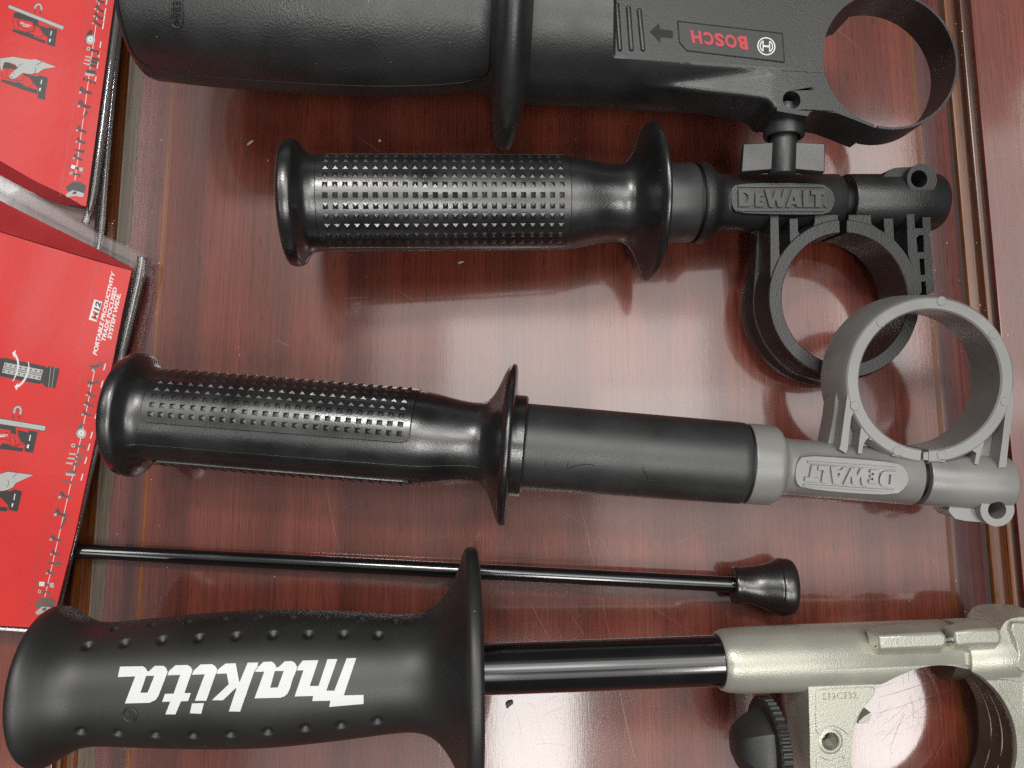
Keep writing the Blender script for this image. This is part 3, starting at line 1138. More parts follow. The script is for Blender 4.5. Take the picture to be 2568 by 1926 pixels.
def onlathe(F, rf, q=None):
    def f(x, y, h):
        if q:
            x, y = q(x, y)
        u, a = F.chit(x, y, rf)
        r = rf(u) + h
        return F.w(u, r * sin(a), r * cos(a))
    return f


mb = MB()
for o_, hs in LET:
    p, t = tess([zl(x, y) for x, y in o_], [[zl(x, y) for x, y in h] for h in hs])
    p, t = refine(p, t, 13)
    mb.slab(p, t, onlathe(F3, rm), -.3, .22)
mb.build('white_lettering', M['white'], mk, sharp=30)
mb = MB()
cR = zl(271, 606)
ring = [(cR[0] + 16.5 * cos(t * pi / 16), cR[1] + 17 * sin(t * pi / 16)) for t in range(32)]
f3 = onlathe(F3, rm)
mb.tube([f3(x, y, 0) for x, y in ring], .34, 8, closed=True)
p, t = text('R', .02)
mb.slab(p, t, onlathe(F3, rm, quad((zl(298, 638), zl(248, 632), zl(300, 584), zl(254, 576)))), -.1, .3)
mb.build('embossed_mark', M['blk_satin'], mk)

mb = MB().lathe(F3, F3.prof([(1203, 62), (1840, 61.5)]), 96)
mb.build('tube', M['blk_gloss'], mk)
# cast clamp
zm4, zm5, zm6 = win(2168, 1476, 400), win(1808, 1626, 400), win(2168, 1676, 400)
pr = F3.prof([(1800, 63), (1800, 67), (1803, 70), (1816, 75), (1840, 78), (1870, 79.5), (1960, 80), (2365, 80), (2368, 78), (2368, 40)])
mb = MB().lathe(F3, pr, 128, caps=False)
pr2 = F3.prof([(2384, 40), (2384, 78), (2387, 80), (2508, 80), (2508, 40)])
mb.lathe(F3, pr2, 128)
barrel = mb.build('clamp_barrel', M['champ'], mk, sharp=45)
mb = MB().lathe(F3, F3.prof([(1803, 62), (1806, 64.5), (1850, 64.5)]), 64)
mb.build('gap_ring', M['black'], mk)  # black ring: shade of the hollow opening put into its colour
mb = MB().lathe(F3, F3.prof([(2355, 64), (2395, 64)]), 48)
mb.build('split_core', M['bronze'], mk)
WM, WB = 8.2, -7.5
H3 = lambda *pts, w=WM: F3.hits(list(pts), w)
e0, e1 = F3.hit(2134, 1876, WM), F3.hit(2551, 1876, WM)
tp = F3.hit(2344, 1662, WM)
r3 = (e1[0] - e0[0]) / 2
c3 = ((e0[0] + e1[0]) / 2, tp[1] - r3)
corner = H3((2026.8, 1707), (2031, 1850))
ro3 = r3 + (e0[0] - F3.hit(2031, 1876, WM)[0])
top_r = H3((2660, 1660), (2400, 1655), (2383, 1658))
top_l = H3((2366, 1660), (2240, 1690))
outl = [corner[0], corner[1]] + circ(c3, ro3, 60, pi, 2 * pi, True) + [(c3[0] + ro3, top_r[0][1])] + top_r[1:] + top_l
# plate with ring hole and one cross hole
hs = F3.hit(*zm5(1520, 1290), WM)
mb = MB().prism(F3, outl, WB, WM, [circ(c3, r3, 120), circ(hs, 2.75, 40)])
for pts in (((2075, 886), (2000, 930), (1905, 1010), (1900, 1044), (2020, 1040), (2060, 990), (2090, 930)),):
    mb.prism(F3, F3.hits([zm5(*p) for p in pts], 6), 1, 6.2)
mb.prism(F3, chaikin_loop(F3.hits([zm4(*p) for p in [(1880, 590), (1900, 540), (1985, 425), (2212, 385), (2700, 420), (2700, 1320), (1900, 1270), (1790, 1180), (1778, 900), (1880, 770)]], 8.9), 1), -6.5, 8.9)
plate = mb.build('clamp_plate', M['champ'], mk, sharp=40, bevel=.45)
cut(barrel, MB().lathe(Fr(F3.w(c3[0], c3[1], -40), F3.w(c3[0], c3[1], 40), 0, F3.w(c3[0], c3[1], 0)), [(-40, r3), (40, r3)], 128))
# boss round the hole, panel outlines and the stamped number
mb = MB()
rows = []
for k in range(48):
    a = 2 * pi * k / 48
    rows.append([F3.w(hs[0] + r * cos(a), hs[1] + r * sin(a), w) for r, w in ((2.8, WM - .5), (2.9, WM + .25), (3.5, WM + .3), (4.0, WM + .05), (4.1, WM - .3))])
mb.grid(rows, close_r=True)
mb.build('hole_boss', M['champ'], mk)
mb = MB().lathe(Fr(F3.w(hs[0], hs[1], -10), F3.w(hs[0], hs[1], 0), 0), [(-4, 2.2), (1.5, 2.2)], 40)
mb.build('cross_pin', M['steel'], mk)


def line(mb, F, w, pts, r, closed=False, sm=2):
    pts = chaikin_loop(pts, sm) if closed else chaikin(pts, sm)
    q = []
    for x, y in pts:
        u, v = F.hit(x, y, w)
        q.append(F.w(u, v, w))
    mb.tube(q, r, 8, closed)


mb = MB()
line(mb, F3, WM, [zm5(*p) for p in [(1345, 1185), (1312, 1120), (1310, 700), (1312, 600), (1340, 568), (1700, 548), (2080, 528), (2128, 560), (2125, 640), (2010, 760), (1880, 960), (1800, 1170), (1760, 1200), (1690, 1130), (1560, 1068), (1430, 1090), (1370, 1180)]], .17, True)
mb.build('panel_outline', M['champ'], mk)
mb = MB()
line(mb, F3, WM, [zm5(*p) for p in [(1320, 1760), (1318, 1560), (1330, 1505), (1390, 1505), (1460, 1550), (1560, 1545), (1640, 1500), (1695, 1500), (1712, 1560), (1712, 1760)]], .17)
mb.build('panel_outline', M['champ'], mk)
mb = MB()
line(mb, F3, WM, [zm4(*p) for p in [(2190, 1760), (2212, 1300), (2190, 1225), (2150, 1230), (1900, 1255), (1845, 1290), (1870, 1350), (2090, 1680)]], .17)
mb.build('panel_outline', M['champ'], mk)
mb = MB()
p, t = text('S12C732', .0, space=1.1)
mb.slab(p, t, onplane(F3, WM, quad((zm5(1412, 622), zm5(1885, 606), zm5(1418, 716), zm5(1892, 694)))), -.1, .42)
mb.build('stamped_number', M['champ'], mk)


# hinge ridge (two pieces) with its pin
def ridge(mb, pts_top, pts_low, wt, wl):
    t = F3.hits(pts_top, wt)
    l = F3.hits(pts_low, wl)
    m = len(t)
    vs = [F3.w(u, v, wt) for u, v in t] + [F3.w(u, v, wl) for u, v in l]
    fs = [tuple(range(m))] + [tuple(reversed(range(m, 2 * m)))] + [(i, (i + 1) % m, (i + 1) % m + m, i + m) for i in range(m)]
    mb.add(vs, fs)


mb = MB()
ridge(mb, [zm4(*p) for p in [(205, 660), (600, 640), (1060, 610), (1125, 650), (1138, 720), (1120, 780), (1075, 815), (600, 835), (215, 850)]],
      [zm4(*p) for p in [(0, 540), (500, 470), (960, 515), (1060, 570), (1085, 720), (1070, 880), (1000, 960), (500, 965), (95, 975)]], 13.2, 7.5)
ridge(mb, [zm4(*p) for p in [(1255, 600), (1500, 575), (1840, 560), (1890, 620), (1888, 720), (1860, 770), (1500, 775), (1275, 790)]],
      [zm4(*p) for p in [(1080, 520), (1400, 430), (1640, 430), (1880, 560), (1890, 760), (1775, 880), (1500, 910), (1160, 910)]], 13.2, 7.5)
mb.build('hinge_ridge', M['champ'], mk, bevel=.7, sharp=40)
a = F3.hit(*zm4(1100, 705), 11)
b = F3.hit(*zm4(1300, 700), 11)
mb = MB().tube([F3.w(a[0], a[1], 11), F3.w(b[0], b[1], 11)], 1.15, 24)
mb.build('hinge_pin', M['steel'], mk)
a = F3.hit(*zm4(148, 752), 10.6)
mb = MB().lathe(Fr(F3.w(a[0] - 3, a[1], 10.6), F3.w(a[0], a[1], 10.6), 0), [(-.2, 1.25), (1.6, 1.25)], 28)
mb.build('pin_hole_shade', M['black'], mk)  # solid black disc, the hole's shade painted rather than drilled
mb = MB()
mb.prism(F3, chaikin_loop(F3.hits([zm4(*p) for p in [(1085, 880), (1780, 890), (1785, 1000), (1750, 1165), (1525, 1190), (1500, 1100), (1250, 1040), (1090, 1030)]], 9), 0), 4, 9.0)
mb.prism(F3, F3.hits([zm4(*p) for p in [(2040, 470), (2500, 480), (2500, 1150), (2150, 1145), (2085, 1080), (2112, 900), (2070, 700), (2010, 560)]], 10), 4, 10.6, grow=.8)
mb.build('clamp_pad', M['champ'], mk, bevel=.5)
# bronze liner band with raised ribs and figures inside the ring
mb = MB()
a0, a1 = radians(-150), radians(78)
ringsec(mb, c3, [(r3 + .2, WB - .4), (r3 - .5, WB - .4), (r3 - .5, WM - 1.2), (r3 + .2, WM - 1.2)], F3, a0, a1, 90)
band = mb.build('liner_band', M['bronze'], mk, sharp=30)
mb = MB()
for w_, b0, b1 in ((2.2, 66, 36), (2.2, 32, -12), (2.2, -18, -40), (-2.8, 62, 44), (-2.8, 40, -6), (-2.8, -12, -40)):
    pts = [F3.w(c3[0] + (r3 - .5) * cos(radians(b0 + (b1 - b0) * k / 24)), c3[1] + (r3 - .5) * sin(radians(b0 + (b1 - b0) * k / 24)), w_) for k in range(25)]
    mb.tube(pts, [.42 * min(1, .25 + 2.2 * min(k, 24 - k) / 8) for k in range(25)], 8)
for body, w_, b0, b1 in (('2 - Z 8 - 2', 5.6, 36, -2), ('3 - Z 2 - Z 6', .3, 34, -4)):
    p, t = text(body, 0)
    p, t = refine(p, t, .12)

    def mf(x, y, h, w_=w_, b0=b0, b1=b1):
        a = radians(b0 + (b1 - b0) * x)
        r = r3 - .5 - h
        return F3.w(c3[0] + r * cos(a), c3[1] + r * sin(a), w_ - 1.1 + 2.2 * y)
    mb.slab(p, t, mf, -.1, .2)
mb.build('raised_figures', M['bronze'], band, sharp=30)
# knurled thumb knob
ku = [F3.hit(1926, 1868, 3)[0], F3.hit(1954, 1868, 3)[0]]
kc = F3.hit(1940, 1866, 0)
Fk = Fr(F3.w(ku[1], kc[1], -.5), F3.w(ku[0], kc[1], -.5), 0)
Fk = Fr(F3.w(ku[0], kc[1], -.5), F3.w(ku[1], kc[1], -.5), 0)
tw = ku[1] - ku[0]
mb = MB()
kn_ = 168
rows = []
for u, r, kk in ((-tw - .3, 12.6, 0), (-tw - .1, 13.6, 0), (-tw + .4, 14.1, .15), (-tw + .5, 14.3, 1), (-.4, 14.3, 1), (-.1, 13.7, .6), (0, 12.5, 0)):
    row = []
    for k in range(kn_):
        a = 2 * pi * k / kn_
        rr = r - (.75 * kk if k % 4 in (0, 1) else 0)
        row.append(Fk.w(u, rr * sin(a), rr * cos(a)))
    rows.append(row)
o0 = len(mb.v)
mb.grid(rows, close_c=True)
mb.f.append(tuple(range(o0, o0 + kn_)))
mb.f.append(tuple(reversed(range(o0 + 6 * kn_, o0 + 7 * kn_))))
tk = mb.build('thumb_knob', M['blk_satin'], mk, sharp=25)
hubl = F3.hit(1848, 1868, 3)[0] - ku[1]
mb = MB()
rows = []
for t_, rr in ((0, .98), (.12, .97), (.35, .90), (.6, .78), (.8, .64), (.93, .48), (1.0, .3), (1.0, .02)):
    u = -tw + (hubl + tw) * t_
    row = []
    for k in range(96):
        a = 2 * pi * k / 96 + radians(8)
        sec = cos(((a + pi / 6) % (pi / 3)) - pi / 6)       # six gripping flats with soft corners
        q = 12.0 * rr * (.86 / sec * .75 + .25 * .93)
        row.append(Fk.w(u, q * sin(a), q * cos(a)))
    rows.append(row)
mb.grid(rows, close_c=True)
mb.build('knob_hub', M['blk_satin'], tk, sharp=25)

# ================================================================== wide black handle at the top edge
bs = thing('side_handle', P(1280, 300, 0), 'wide black handle with red lettering plate and a thin strap ring, top edge', 'tool handle', 'drill side handles laid in a row')
A, B = P(430, 14, 49.0), P(1280, 65, 41.5)
F4 = Fr(A, B, radians(4))
q00, q10, q20, q30 = tile(0, 0), tile(1, 0), tile(2, 0), tile(3, 0)
zb = win(1760, 140, 400)
pr = F4.prof([(353, 120), (355, 160), (362, 172), (374, 179), (388, 181), (402, 181), (470, 185), (560, 188), (700, 191), (930, 189), (1080, 176), (1160, 163), (1190, 157), (1212, 157), (1228, 164), (1238, 180),
              (1242, 215), (1247, 270), (1256, 296), (1268, 303), (1280, 304), (1292, 297), (1303, 275), (1314, 235), (1322, 195), (1327, 150), (1329, 110)])
pb = [(pr[0][0] - 1, .5)] + chaikin(pr, 2) + [(pr[-1][0], .5)]
mb = MB().lathe(F4, pb, 160)
mb.build('grip', M['blk_body'], bs, sharp=50)
rb = interp(pb)
# soft touch panel laid on the grip
mb = MB()
u0, u1 = F4.ux(374), F4.ux(1228)
rows = []
na, nu = 60, 110
a0, a1 = radians(-83), radians(75)
for i in range(-1, na + 2):
    k = min(max(i, 0), na)
    a = a0 + (a1 - a0) * k / na
    ea = min(a - a0, a1 - a) * 24
    rc = 9.0
    d = rc - sqrt(max(rc * rc - (rc - ea) ** 2, 0)) if ea < rc else 0
    row = []
    for j in range(-1, nu + 2):
        q = min(max(j, 0), nu)
        u = u0 + d + (u1 - u0 - 2 * d) * q / nu
        h = .38 if (0 <= i <= na and 0 <= j <= nu) else -.3
        r = rb(u) + h
        row.append(F4.w(u, r * sin(a), r * cos(a)))
    rows.append(row)
mb.grid(rows)
bord = [rows[1][k] for k in range(1, nu + 2)] + [rows[i][nu + 1] for i in range(2, na + 2)] + [rows[na + 1][k] for k in range(nu, 0, -1)] + [rows[i][1] for i in range(na, 1, -1)]
bord = [p for k, p in enumerate(bord) if (p - bord[k - 1]).length > .05]
MB().tube(bord, .2, 6, closed=True).build('pad_border', M['black'], bs)
pad = mb.build('soft_pad', M['blk_soft'], bs, sharp=40)
rp = lambda u: rb(u) + .38
mb = MB()
f4 = onlathe(F4, rp)
pill = [q00(x, y) for x, y in [(1478, -160), (1480, 140), (1488, 200), (1510, 232), (1540, 242), (1568, 232), (1584, 200), (1588, 140), (1584, -160)]]
MB().tube([f4(x, y, 0) for x, y in chaikin(pill, 2)], .28, 8).build('embossed_outline', M['blk_soft'], pad)
p, t = text('>TPE-EBS<', .01, space=1.05)
p, t = refine(p, t, .05)
mb.slab(p, t, onlathe(F4, rp, quad((q00(1574, -240), q00(1562, 208), q00(1500, -240), q00(1498, 208)))), -.2, .45)
mb.build('embossed_mark', M['black'], pad)

# body flattening into the clamp plate
us_ = None
uA, uB, uC = F4.ux(1502), F4.ux(1968), F4.ux(2120)
us = sorted([F4.ux(1322) + k * .8 for k in range(0, 142)] + [uA + .1 * k for k in range(-4, 40)])
mb = MB()
rows = []
na = 200
for u in us:
    R = 25.0
    if u < uA:
        wf = 99
    else:
        k = min(1, max(0, (u - uB) / 12))
        wf = 17.2 - .7 * min(1, (u - uA) / (uB - uA)) + 0 * k
        wf = max(wf, 26 - (u - uA) * 4.5)
    fall = max(0, (u - uA) / 90)
    wb = -17 + 8 * min(1, fall)
    row = []
    for k in range(na):
        a = 2 * pi * k / na
        v, w = R * sin(a), R * cos(a)
        w = min(w, wf)
        w = max(w, wb)
        row.append(F4.w(u, v, w))
    rows.append(row)
mb.grid(rows, close_c=True)
o0 = len(mb.v)
mb.f.append(tuple(range(na)))
mb.f.append(tuple(reversed(range(o0 - na, o0))))
body = mb.build('body', M['blk_body'], bs, sharp=38)
# clamp plate
WP, WPB = 16.4, -.5
e0, e1 = F4.hit(*q30(486, 480), WP), F4.hit(*q30(1664, 550), WP)
bt = F4.hit(*q30(1150, 1110), WP)
r4 = (e1[0] - e0[0]) / 2
c4 = ((e0[0] + e1[0]) / 2, bt[1] + r4)
low = F4.hits([(1948, 278), (2026, 292), (2032, 281), (2046, 276), (2100, 284), (2150, 303), (2197, 322)], WP)
aa = atan2(low[-1][1] - c4[1], low[-1][0] - c4[0])
arc = circ(c4, r4 - .2, 60, aa, -2 * pi + radians(112), True)
up = [(c4[0] - 6, c4[1] + r4 + 4), (c4[0] - 30, c4[1] + r4 * .8), (low[0][0], 18)]
hB = F4.hit(*zb(1247, 610), WP)
mb = MB().prism(F4, low + arc[1:] + up, WPB, WP, [circ(hB, 2.95, 40)])
# the side ridge climbs from low on the barrel to the clamp face
uP0, uP1 = F4.ux(1526), low[0][0] + .6
Fp = Fr(F4.w(uP0, 0, 8.2), F4.w(uP1, 0, WP - .02), 0, F4.w(uP1, 0, WP - .02))
Fp.ey = F4.ey.copy()
Fp.ez = Fp.ex.cross(Fp.ey).normalized()
low2 = [(u, v) for u, v in Fp.hits([(1420, 170), (1480, 200), (1526, 213), (1600, 216), (1680, 219), (1760, 230), (1868, 242), (1915, 249), (1932, 258), (1940, 272), (1975, 279), (2060, 279)], 0)]
low2 = [(F4.loc(Fp.w(u, v, 0))[0], v) for u, v in low2]
ve = interp(low2)
rows = []
uS, uE = F4.ux(1440), uP1 + .6
nu, nv = 70, 64
for i in range(nu + 1):
    u = uS + (uE - uS) * i / nu
    t = (u - uP0) / (uP1 - 2 - uP0)
    wd = 8.2 + (16.46 - 8.2) * t if t < 1 else 16.46
    wfu = 99 if u < uA else max(17.2 - .7 * min(1, (u - uA) / (uB - uA)), 26 - (u - uA) * 4.5)
    v0, row, low_ = ve(u), [], []
    for j in range(nv + 1):
        v = v0 + (19.0 - v0) * (j / nv) ** 1.25
        cy_ = min(sqrt(max(25.0 ** 2 - v * v, 0)), wfu) - .06
        k_ = 2.2
        h = max(k_ - abs(cy_ - wd), 0) / k_
        top = max(cy_, wd) + h * h * k_ * .25 * (1 if cy_ < 16.2 else 0)
        top = min(top, max(cy_, 16.5))
        d = v - v0
        if d < 1.6:
            top -= 1.6 - sqrt(max(1.6 ** 2 - (1.6 - d) ** 2, 0))
        row.append(F4.w(u, v, top))
    rows.append([F4.w(u, 19.0, -2.5), F4.w(u, v0, -2.5)] + row)
sh = MB().grid(rows, close_c=True)
m_ = nv + 3
sh.f.append(tuple(range(m_)))
sh.f.append(tuple(reversed(range(nu * m_, nu * m_ + m_))))
sh.build('clamp_shoulder', M['blk_body'], bs, sharp=50)
cp = mb.build('clamp_plate', M['blk_body'], bs, sharp=30, bevel=.3)
cut(body, MB().lathe(Fr(F4.w(c4[0], c4[1], -40), F4.w(c4[0], c4[1], 40), 0, F4.w(c4[0], c4[1], 0)), [(-60, r4 - .3), (60, r4 - .3)], 128))
cut(body, MB().lathe(Fr(F4.w(hB[0], hB[1], -40), F4.w(hB[0], hB[1], 40), 0, F4.w(hB[0], hB[1], 0)), [(-60, 2.9), (60, 2.9)], 48))
# strap
mb = MB()
ringsec(mb, c4, [(r4 - .35, WP - 14), (r4 - .35, WP - .35), (r4 + .45, WP - .35), (r4 + .45, WP - 14)], F4, radians(-100), radians(128), 140)
mb.build('strap_ring', M['blk_body'], bs, sharp=30)
mb = MB().lathe(Fr(F4.w(hB[0], hB[1], -20), F4.w(hB[0], hB[1], WP), 0), [(-11.5, 3.2), (-10, 3.2)], 32)
mb.build('hole_shade_disc', M['black'], bs)  # black disc added inside the through hole to paint its shade
# recessed smooth plate, lettering, emblem, arrow and ribs
wf = 16.75


def wtop(u):
    return 17.2 - .7 * (u - uA) / (uB - uA)


class Tilt(Fr):
    pass


Ft = Fr(F4.w(uA, 0, wtop(uA)), F4.w(uB, 0, wtop(uB)), 0, F4.w(uA, 0, wtop(uA)))
Ft.ey = F4.ey.copy()
Ft.ez = Ft.ex.cross(Ft.ey).normalized()
mb = MB()
pl = Ft.hits([(1699.5, 53.5), (1962, 84), (1967, 156), (1722.7, 127), (1704, 106)], 0)
mb.prism(Ft, pl, -.3, .12)
nb = mb.build('name_plate', M['plate'], bs, sharp=30)
mb = MB()
line(mb, Ft, .1, [(1699.5, 53.5), (1699.6, 53.5), (1961.9, 84), (1962, 84), (1967, 156), (1966.9, 156), (1722.7, 127), (1704, 106)], .2, True, 0)
mb.build('plate_edge', M['black'], nb)
mb = MB()
for ch, x0, x1 in (('B', 0, .175), ('O', .195, .40), ('S', .42, .585), ('C', .605, .775), ('H', .815, 1.0)):
    p, t = text(ch, .045)
    p = [(x0 + (x1 - x0) * x, y) for x, y in p]
    mb.slab(p, t, onplane(Ft, .12, quad((q20(2062, 436), q20(1576, 374), q20(2046, 318), q20(1558, 262)))), -.1, .14)
mb.build('red_lettering', M['redprint'], nb, sharp=30)
mb = MB()
cE = (1921.5, 116.5)
cu_, cv_ = Ft.hit(*cE, .12)
rE = 3.05


def ann(mb, r0, r1, a0=0, a1=2 * pi):
    n = 48
    rows = [[Ft.w(cu_ + r * cos(a0 + (a1 - a0) * k / n), cv_ + r * sin(a0 + (a1 - a0) * k / n), h) for r, h in ((r1, 0), (r1, .26), (r0, .26), (r0, 0))] for k in range(n + 1)]
    mb.grid(rows)


ann(mb, rE * .87, rE)
for s_ in (0, pi):
    ann(mb, rE * .62, rE * .74, s_ - .95, s_ + .95)
for x0, x1, y0, y1 in ((-.42, -.30, -.58, .58), (.30, .42, -.58, .58), (-.42, .42, -.10, .10)):
    mb.prism(Ft, [(cu_ + rE * x0, cv_ + rE * y0), (cu_ + rE * x1, cv_ + rE * y0), (cu_ + rE * x1, cv_ + rE * y1), (cu_ + rE * x0, cv_ + rE * y1)], 0, .25 + .01 * (y1 < .2))
mb.build('round_emblem', M['white'], nb, sharp=30)
mb = MB()
mb.prism(Ft, Ft.hits([q20(*p) for p in [(1208, 273), (1288, 203), (1297, 254), (1408, 268), (1408, 330), (1300, 320), (1298, 368)]], 0), -.3, .14)
mb.build('arrow_mark', M['black'], bs)
mb = MB()
for (x0, y0, x1, y1) in ((848, 10, 872, 415), (922, 45, 948, 425), (1022, 70, 1048, 425), (1116, 95, 1148, 425)):
    a, b = Ft.hit(*q20(x0, y0), 0), Ft.hit(*q20(x1, y1), 0)
    mb.capsule(Ft.w(a[0], a[1], 0), Ft.w(b[0], b[1], 0), .85, 12)
mb.build('grip_ribs', M['blk_body'], bs)
# wing screw below the plate: collar, stem and two wings
ws = F4.hit(1967, 300, 6)
Fw = Fr(F4.w(ws[0], ws[1] + 8, 6), F4.w(ws[0] - .4, ws[1] - 12, 5), 0, F4.w(ws[0], ws[1], 6))
mb = MB().lathe(Fw, [(-4, 6.0), (-1.4, 6.0), (-1.0, 6.6), (-.6, 6.75), (5.8, 6.75), (6.2, 6.5), (6.2, 5.5), (5.0, 5.2)], 64)
wsob = mb.build('wing_screw', M['blk_body'], bs, sharp=35)
mb = MB()
pr_ = [(3, 3.6), (6.6, 4.5), (18.6, 4.6), (19.2, 4.2)]
mb.lathe(Fw, pr_, 48)
for sgn, ln, tl in ((-1, 13.4, radians(9)), (1, 13.0, radians(9))):
    ca, sa = cos(tl), sin(tl)

    def wp(u, v, w):
        return Fw.w(u, v * ca - w * sa, v * sa + w * ca)
    vs = []
    for h in (-2.3, 2.3):
        for (u, v) in ((8.4, 2.2 * sgn), (9.0, ln * sgn), (18.6, ln * sgn * 1.02), (17.6, 2.2 * sgn)):
            vs.append(wp(u, v, h))
    mb.add(vs, [(0, 1, 2, 3), (7, 6, 5, 4), (0, 4, 5, 1), (1, 5, 6, 2), (2, 6, 7, 3), (3, 7, 4, 0)])
mb.build('wing', M['blk_body'], wsob, sharp=35, bevel=.3)

# ================================================================== two red cards in clear clamshells
ZC = 9.0                        # height of the printed front


def poly(mb, pts, z, h=.05, hole=None):
    p, t = tess(pts, hole or [])
    mb.slab(p, t, onplane(WF, z), -.02, h)


def polyline(mb, pts, wd, z, h):
    """printed stroke of a given pixel width"""
    pts = chaikin(pts, 2)
    l, r = [], []
    for i, p in enumerate(pts):
        a, b = pts[max(i - 1, 0)], pts[min(i + 1, len(pts) - 1)]
        d = hypot(b[0] - a[0], b[1] - a[1]) or 1
        nx, ny = -(b[1] - a[1]) / d, (b[0] - a[0]) / d
        k = wd[0] + (wd[1] - wd[0]) * i / (len(pts) - 1) if isinstance(wd, tuple) else wd
        l.append((p[0] + nx * k / 2, p[1] + ny * k / 2))
        r.append((p[0] - nx * k / 2, p[1] - ny * k / 2))
    poly(mb, l + r[::-1], z, h)


def px2(pts, z0, name, mat, root, z1=None):
    mb = MB()
    vs = [P(x, y, z) for x, y, z in pts]
    mb.add(vs, [tuple(range(len(vs)))])
    return mb.build(name, mat, root)


def tool_row(root, items, z):
    blk, red, wht, gry = MB(), MB(), MB(), MB()
    r = random.Random(3)
    for kind, x, y, s, a in items:
        ca, sa = cos(a), sin(a)

        def T(pts):
            return [(x + s * (px * ca - py * sa), y + s * (px * sa + py * ca)) for px, py in pts]
        if kind == 'drill':
            poly(blk, T([(-9, -7), (-4, -8), (0, -2), (11, 0), (12, 5), (1, 4), (-4, 2), (-7, 4), (-10, 2)]), z, .08)
            poly(red, T([(-8, -5), (-4, -6), (0, 0), (4, 1), (4, 3), (-3, 1)]), z, .11)
            poly(gry, T([(-10, 1), (-6, 0), (-6, 4), (-10, 5)]), z, .12)
        elif kind == 'saw':
            poly(blk, T([(-10, 2), (-4, -14), (2, -22), (9, -17), (4, -8), (8, 0), (4, 8), (-10, 8)]), z, .08)
            poly(gry, T(circ((3, 3), 11, 20)), z, .11)
            poly(wht, T(circ((3, 2), 6, 16)), z, .13)
            poly(blk, T(circ((3, 2), 1.6, 10)), z, .15)
        elif kind == 'ratchet':
            poly(blk, T([(-12, -3), (-2, -2), (13, -3), (14, 6), (9, 6), (8, 1), (-2, 3), (-12, 3)]), z, .08)
            poly(gry, T(circ((-13, 0), 4.5, 14)), z, .1)
            poly(red, T(circ((-13, 0), 1.8, 10)), z, .13)
        elif kind == 'bar':
            poly(gry, T([(-16, -1.5), (0, -2), (0, 2), (-16, 1.5)]), z, .08)
            poly(blk, T([(-1, -3), (14, -3), (15, 3), (-1, 3)]), z, .1)
        elif kind == 'box':
            poly(blk, T([(-10, -8), (12, -7), (12, 0), (-8, 0)]), z, .08)
            poly(gry, T([(-11, 0), (11, 1), (10, 5), (-10, 6)]), z, .07)
        elif kind == 'dots':
            for k in range(4):
                poly(blk, T([(-16 + 9 * k, -3), (-10 + 9 * k, -4), (-10 + 9 * k, 4), (-15 + 9 * k, 3)]), z, .08)
        elif kind == 'lamp':
            poly(blk, T([(-16, -4), (-13, -5), (-13, 5), (-16, 4)]), z, .08)
            poly(wht, T([(-13, -4), (-3, -4), (-3, 4), (-13, 4)]), z, .09)
            poly(blk, T([(-3, -3), (6, 0), (6, 3), (-3, 4)]), z, .08)
            poly(gry, T([(6, -2), (14, -4), (15, 6), (7, 5)]), z, .1)
        elif kind == 'thin':
            poly(blk, T([(-16, 0), (0, -2), (12, -3), (13, 4), (0, 3)]), z, .08)
            poly(red, T([(-13, .4), (-2, -1), (-2, 1.6)]), z, .11)
        elif kind == 'bag':
            poly(blk, T([(-26, -6), (-10, -20), (8, -22), (26, -14), (24, 10), (-4, 8), (-24, 4)]), z, .08)
            poly(gry, T([(-24, 14), (-8, 2), (10, 4), (24, 8), (20, 18), (0, 16), (-22, 22)]), z, .1)
            poly(blk, T([(-6, 6), (4, 4), (2, 12), (-8, 12)]), z, .12)
    return blk, red, wht, gry


def lightbody(mbs, top, neck, batt, low, marks, z):
    pass


def package(root, card, side, fold, z):
    mb = MB()
    p, t = tess(card)
    mb.slab(p, t, onplane(WF, z), -.8, 0)
    c = mb.build('card', M['card'], root, sharp=30)
    mb = MB()
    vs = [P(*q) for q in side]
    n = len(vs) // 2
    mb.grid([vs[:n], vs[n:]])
    mb.build('card_flap', M['card_shaded'], root)
    x0, x1 = min(p[0] for p in card), max(p[0] for p in card)
    y0, y1 = min(p[1] for p in card), max(p[1] for p in card)
    p2, t2 = refine(list(p), list(t), 60)
    mb = MB()
    mb.add([P(x, y, z + .9 + .35 * sin(x * .021 + y * .008) + .25 * sin(y * .017 - x * .006)) for x, y in p2], t2)
    mb.build('front_sheet', M['front'], root, sharp=80)
    mb = MB()
    polyline(mb, fold, 1.6, z, .04)
    mb.build('fold_line', M['card_shaded'], c)
    return c


def shell(root, inner, zi, outer, zo, name='clear_shell', bulge=0, mat='clear'):
    """clear wall running from the card edge down to the outer rim"""
    rows = []
    n = len(inner)
    for i in range(n):
        a, b = P(inner[i][0], inner[i][1], zi), P(outer[i][0], outer[i][1], zo)
        up = V((0, 0, 1.6))
        rows.append([a, a * .72 + b * .28 + up * bulge, a * .5 + b * .5 + V((0, 0, .2)), a * .25 + b * .75 - V((0, 0, .3)), b])
    mb = MB().grid(rows)
    o = mb.build(name, M[mat], root, sharp=80)
    return o


z0 = win(0, 0, 300)
zA_, zB_ = win(0, 860, 300), win(0, 1000, 300)
c00, c01, c02, c03 = tile(0, 0), tile(0, 1), tile(0, 2), tile(0, 3)

